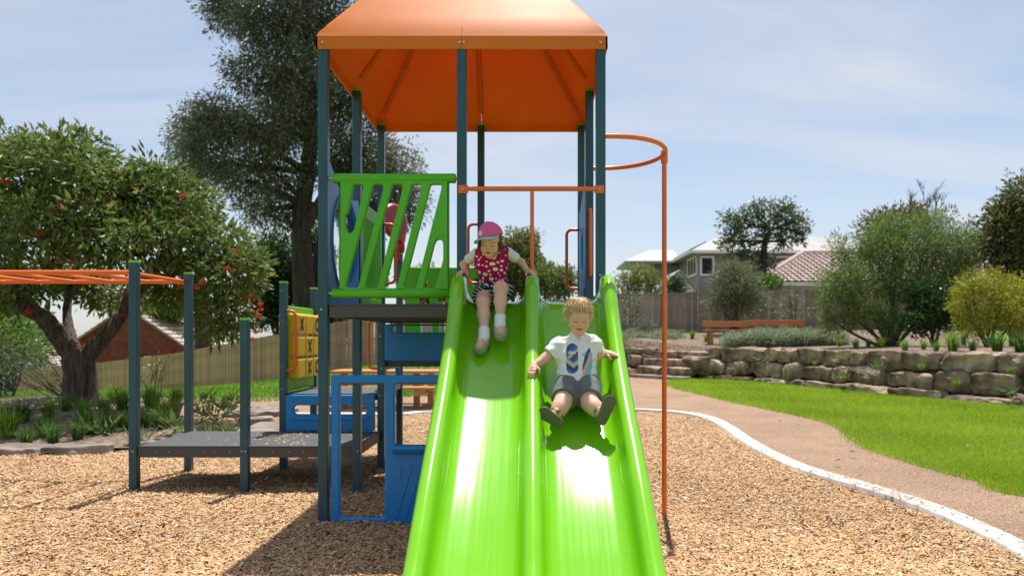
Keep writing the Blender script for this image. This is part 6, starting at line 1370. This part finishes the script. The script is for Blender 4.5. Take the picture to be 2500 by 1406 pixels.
# ================================================================== toddler in the right lane
def boy():
    hd = Head(pw(1413, 770, 3.83), rotm(R(24), R(7), R(2)), .885, smile=.012); hd.brow = (.50, .30, .16); hd.browa = .4
    dpl = 3.84; bz = bed_z(dpl); pel = np.array((P(1408, 930, dpl).x, dpl, bz + .088), np.float32); ch = pw(1408, 876, 3.86); nk = pw(1411, 826, 3.875)
    shL, shR = pw(1364, 845, 3.87), pw(1450, 840, 3.87); elL, elR = pw(1331, 876, 3.85), pw(1458, 868, 3.88); wrL, wrR = pw(1305, 892, 3.815), pw(1477, 862, 3.925)
    hipL, hipR = pel + V3(-.05, -.05, -.005), pel + V3(.05, -.05, -.005); knL, knR = pw(1374, 982, 3.66), pw(1440, 984, 3.66); anL, anR = pw(1358, 1011, 3.60), pw(1465, 1008, 3.60)
    root = empty('person', (float(pel[0]), float(pel[1]), bz), 'blond toddler in white skateboard T-shirt and grey shorts sliding down', 'person')
    core = [('e', pel, (.088, .08, .08)), ('c', pel, ch, .075, .078), ('e', ch, (.092, .068, .082)), ('c', ch, nk, .060, .036), ('c', nk - V3(0, 0, .02), hd.c + V3(0, .025, -.035), .037, .038), ('c', shL + V3(.02, 0, 0), shR - V3(.02, 0, 0), .034, .034)]
    for hp, kn, an in ((hipL, knL, anL), (hipR, knR, anR)): core += limb((hp, .058), (hp * .5 + kn * .5, .050), (kn, .040), (kn * .5 + an * .5, .037), (an, .028))
    arms = [limb((shL, .034), (elL, .029), (wrL, .0205)), limb((shR, .034), (elR, .029), (wrR, .0205))]
    hl, fl = hand_prims(wrL, V3(-.30, -.80, -.50), V3(-.2, -.45, .85), V3(-1, 0, 0), .92, (.30, .75)); hr, fr = hand_prims(wrR, V3(.95, -.22, -.10), V3(.05, -.25, 1), V3(.2, .9, 0), .92, (.15, .45), spreadf=.4)
    f = body_sdf(hd, core, arms, hl + hr, fl + fr)
    def cf(V): c = np.tile(SKIN * np.array((1.04, 1.02, 1.0)), (len(V), 1)); hd.paint(V, c); return c
    link('body', sdf_mesh('body', f, *bounds(pel, hd.c + V3(0, 0, .1), elL, elR, wrL, wrR, knL, knR, anL, anR, pad=.11), .0029, cf), M['skin'], root)
    # T-shirt
    ct = [('e', pel + V3(0, 0, .03), (.108, .094, .085)), ('c', pel + V3(0, 0, .03), ch, .090, .090), ('e', ch, (.108, .083, .092)), ('c', ch, nk, .072, .047), ('c', shL + V3(.02, 0, 0), shR - V3(.02, 0, 0), .043, .043)]
    def shirt(p):
        d = ev(p, ct, .03)
        for sh, el in ((shL, elL), (shR, elR)):
            a = (el - sh) / np.linalg.norm(el - sh); e = sh + (el - sh) * .66; d = smin(d, np.maximum(s_cone(p, sh, e, .045, .050), (p - e) @ a), .022)
        d = d + fold(p, 22, .0062, 3) + fold(p * np.array([1, 1, 2.2]), 38, .0036, 9) + fold(p * np.array([1.6, 1, .8]), 70, .0012, 5); up = (nk - pel) / np.linalg.norm(nk - pel); d = np.maximum(d, -((p - pel) @ up + .018 + .006 * np.sin(p[:, 0] * 40)))
        return np.maximum(d, -s_ell(p, nk + V3(0, -.020, .058), (.044, .05, .030)))
    o0 = pw(1409, 875, 3.79); s_ = 3.79 / F
    def tc(V):
        c = np.tile(np.array((.80, .79, .80)), (len(V), 1)); front = V[:, 1] < ch[1] - .02
        x = (V[:, 0] * 3.79 / V[:, 1] - o0[0]) / s_ * 1.0; z = -((V[:, 2] - CAMZ) * 3.79 / V[:, 1] + CAMZ - o0[2]) / s_   # print drawn in centimetre-like units on the chest
        # left board: upright capsule
        bx, hw, hl_ = x + 12, 14.5, 37; cy = np.maximum(np.abs(z) - (hl_ - hw), 0); inb = front & (bx ** 2 + cy ** 2 < hw ** 2)
        pal = [(.055, .115, .30), (.09, .19, .45), (.80, .42, .30), (.06, .10, .26), (.09, .19, .45), (.40, .60, .68), (.80, .42, .30), (.04, .08, .22), (.08, .16, .40)]
        chev = z + np.where(z < 0, bx * .9, np.abs(bx - 3) * .75); k = np.digitize(chev, [-26, -14, -6, 6, 12, 17, 23, 33]); c[inb] = np.array(pal)[k[inb]]
        tr = front & (np.abs(z + 14) < 3.2) & (np.abs(bx) < 9); c[tr] = (.55, .66, .66)
        # right board: slim, seen edge-on and leaning
        lx = x - 27 + (z) * .10; w2 = np.interp(z, [-26, -12, 20, 42], [1, 9, 12, 9]); in2 = front & (np.abs(lx) < w2) & (z > -26) & (z < 42); k2 = np.digitize(lx + z * .30, [-8, -1, 6]); pal2 = np.array([(.05, .09, .24), (.05, .10, .28), (.78, .42, .30), (.22, .48, .52)]); c[in2] = pal2[k2[in2]]
        t2 = front & (np.abs(z + 10) < 2.6) & (lx > -16) & (lx < 9) & (np.abs(lx + 4) > 3); c[t2] = (.30, .44, .52); return c
    link('t_shirt', sdf_mesh('t_shirt', shirt, *bounds(pel, ch, elL, elR, nk, shL, shR, pad=.14), .0028, tc), M['cloth'], root)
    # shorts
    def shorts(p):
        d = s_ell(p, pel + V3(0, 0, -.004), (.103, .094, .080))
        for hp, kn in ((hipL, knL), (hipR, knR)):
            a = (kn - hp) / np.linalg.norm(kn - hp); e = hp + (kn - hp) * .80; d = smin(d, np.maximum(s_cone(p, hp, e, .069, .066), (p - e) @ a), .014)
        return d + fold(p, 30, .0048, 4) + fold(p, 62, .0018, 8)
    def sc(V): r5 = np.random.default_rng(1); n = vnoise(V * np.array([3, 1, 1]), 260, 3)[:, None]; return np.array((.155, .165, .18)) * (1 + .35 * n + .35 * (r5.random((len(V), 1)) - .5))
    link('shorts', sdf_mesh('shorts', shorts, *bounds(pel, knL, knR, pad=.12), .003, sc), M['cloth'], root)
    # shoes: flat soles turned to the camera
    for an, c, tip_px, heel_px in ((anL, pw(1345, 1020, 3.565), (1322, 1005), (1369, 1038)), (anR, pw(1479, 1003, 3.565), (1492, 973), (1466, 1036))):
        t, hl2 = pw(*tip_px, 3.56), pw(*heel_px, 3.56); ln = t - hl2; ln = ln / np.linalg.norm(ln); nrm = V3(0, -.93, -.30 + .0) if True else None; nrm = nrm - ln * (nrm @ ln); nrm /= np.linalg.norm(nrm); sd = np.cross(ln, nrm); L2 = np.linalg.norm(t - hl2)
        h0 = c - ln * L2 * .5
        def foot2d(p):
            u = (p - c) @ ln; v = (p - c) @ sd; t_ = np.clip((u + L2 * .36) / (L2 * .72), 0, 1); w = .0265 + .0075 * t_; uc = np.clip(u, -L2 * .36, L2 * .34); return np.hypot(u - uc, v) - w
        def sole(p): return np.maximum(foot2d(p), np.abs((p - c) @ nrm + .004) - .006)
        def upper(p):
            q = -((p - c) @ nrm); d = np.maximum(foot2d(p) + .0015 + np.maximum(q - .012, 0) * .55, np.maximum(-(q - .002), q - .050)); cuff = np.maximum(s_cone(p, an, c - nrm * .03 - ln * L2 * .18, .037, .036), (p - an) @ ((an - c) / np.linalg.norm(an - c)) - .004); return np.maximum(smin(d, cuff, .010) + fold(p, 60, .001, 2), -(q - .003))
        def uc_(V): n = vnoise(V, 85, 4); c_ = np.tile(np.array((.36, .25, .055)), (len(V), 1)); c_[n > .15] = (.09, .075, .03); c_[n < -.32] = (.55, .46, .20); return c_
        su = link('shoe', sdf_mesh('shoe', upper, *bounds(c, an, pad=.10), .0027, uc_), M['shoe'], root)
        link('sole', sdf_mesh('sole', sole, *bounds(c, pad=.10), .0026, lambda V: np.tile(np.array((.155, .145, .105)), (len(V), 1))), M['shoe'], su)
    # tousled blond hair
    def hair(p):
        q = hd.loc(p); d = s_ell(q, (0, .016, .029), (.0765, .0865, .0785)); face = s_ell(q, (0, -.082, -.030), (.066, .075, .094)); d = np.maximum(d, -face); d = np.maximum(d, -(q[:, 2] + .045 + .4 * (q[:, 1] < -.02) * (q[:, 1] + .02))); ear = s_ell(np.stack([np.abs(q[:, 0]), q[:, 1], q[:, 2]], 1), (.078, .012, -.020), (.02, .022, .028)); d = np.maximum(d, -ear); return (d + fold(p, 55, .0025, 6) + fold(p, 120, .001, 2)) * hd.k
    link('hair', sdf_mesh('hair', hair, *bounds(hd.c, pad=.13), .003, lambda V: np.array((.62, .42, .20)) * (1 + .35 * vnoise(V * np.array([1, 1, .3]), 190, 2)[:, None])), M['hair'], root)
    r4 = np.random.default_rng(3); n = 4200; v = r4.normal(0, 1, (n, 3)); v /= np.linalg.norm(v, axis=1)[:, None]; k = (v[:, 2] > -.25) & ~((v[:, 1] < -.55) & (v[:, 2] < .35)); v = v[k]; n = len(v)
    q = V3(0, .016, .029) + v * np.array([.0765, .0865, .0785]); crown = np.array([0.01, .05, .105]); fl_ = q - crown; fl_ -= v * (fl_ * v).sum(1)[:, None]; fl_ /= np.linalg.norm(fl_, axis=1)[:, None]; dr = fl_ * 1.0 + v * .06 + r4.normal(0, .20, (n, 3)); dr = dr / np.linalg.norm(dr, axis=1)[:, None]
    strands('hair_strands', np.array(q @ hd.R.T * hd.k + hd.c), dr @ hd.R.T, r4.uniform(.024, .050, n), .0024, ((.50, .32, .14), (.92, .72, .44)), root, M['hair'], seed=5, gravity=.5, curl=.55)
    return root
boy()
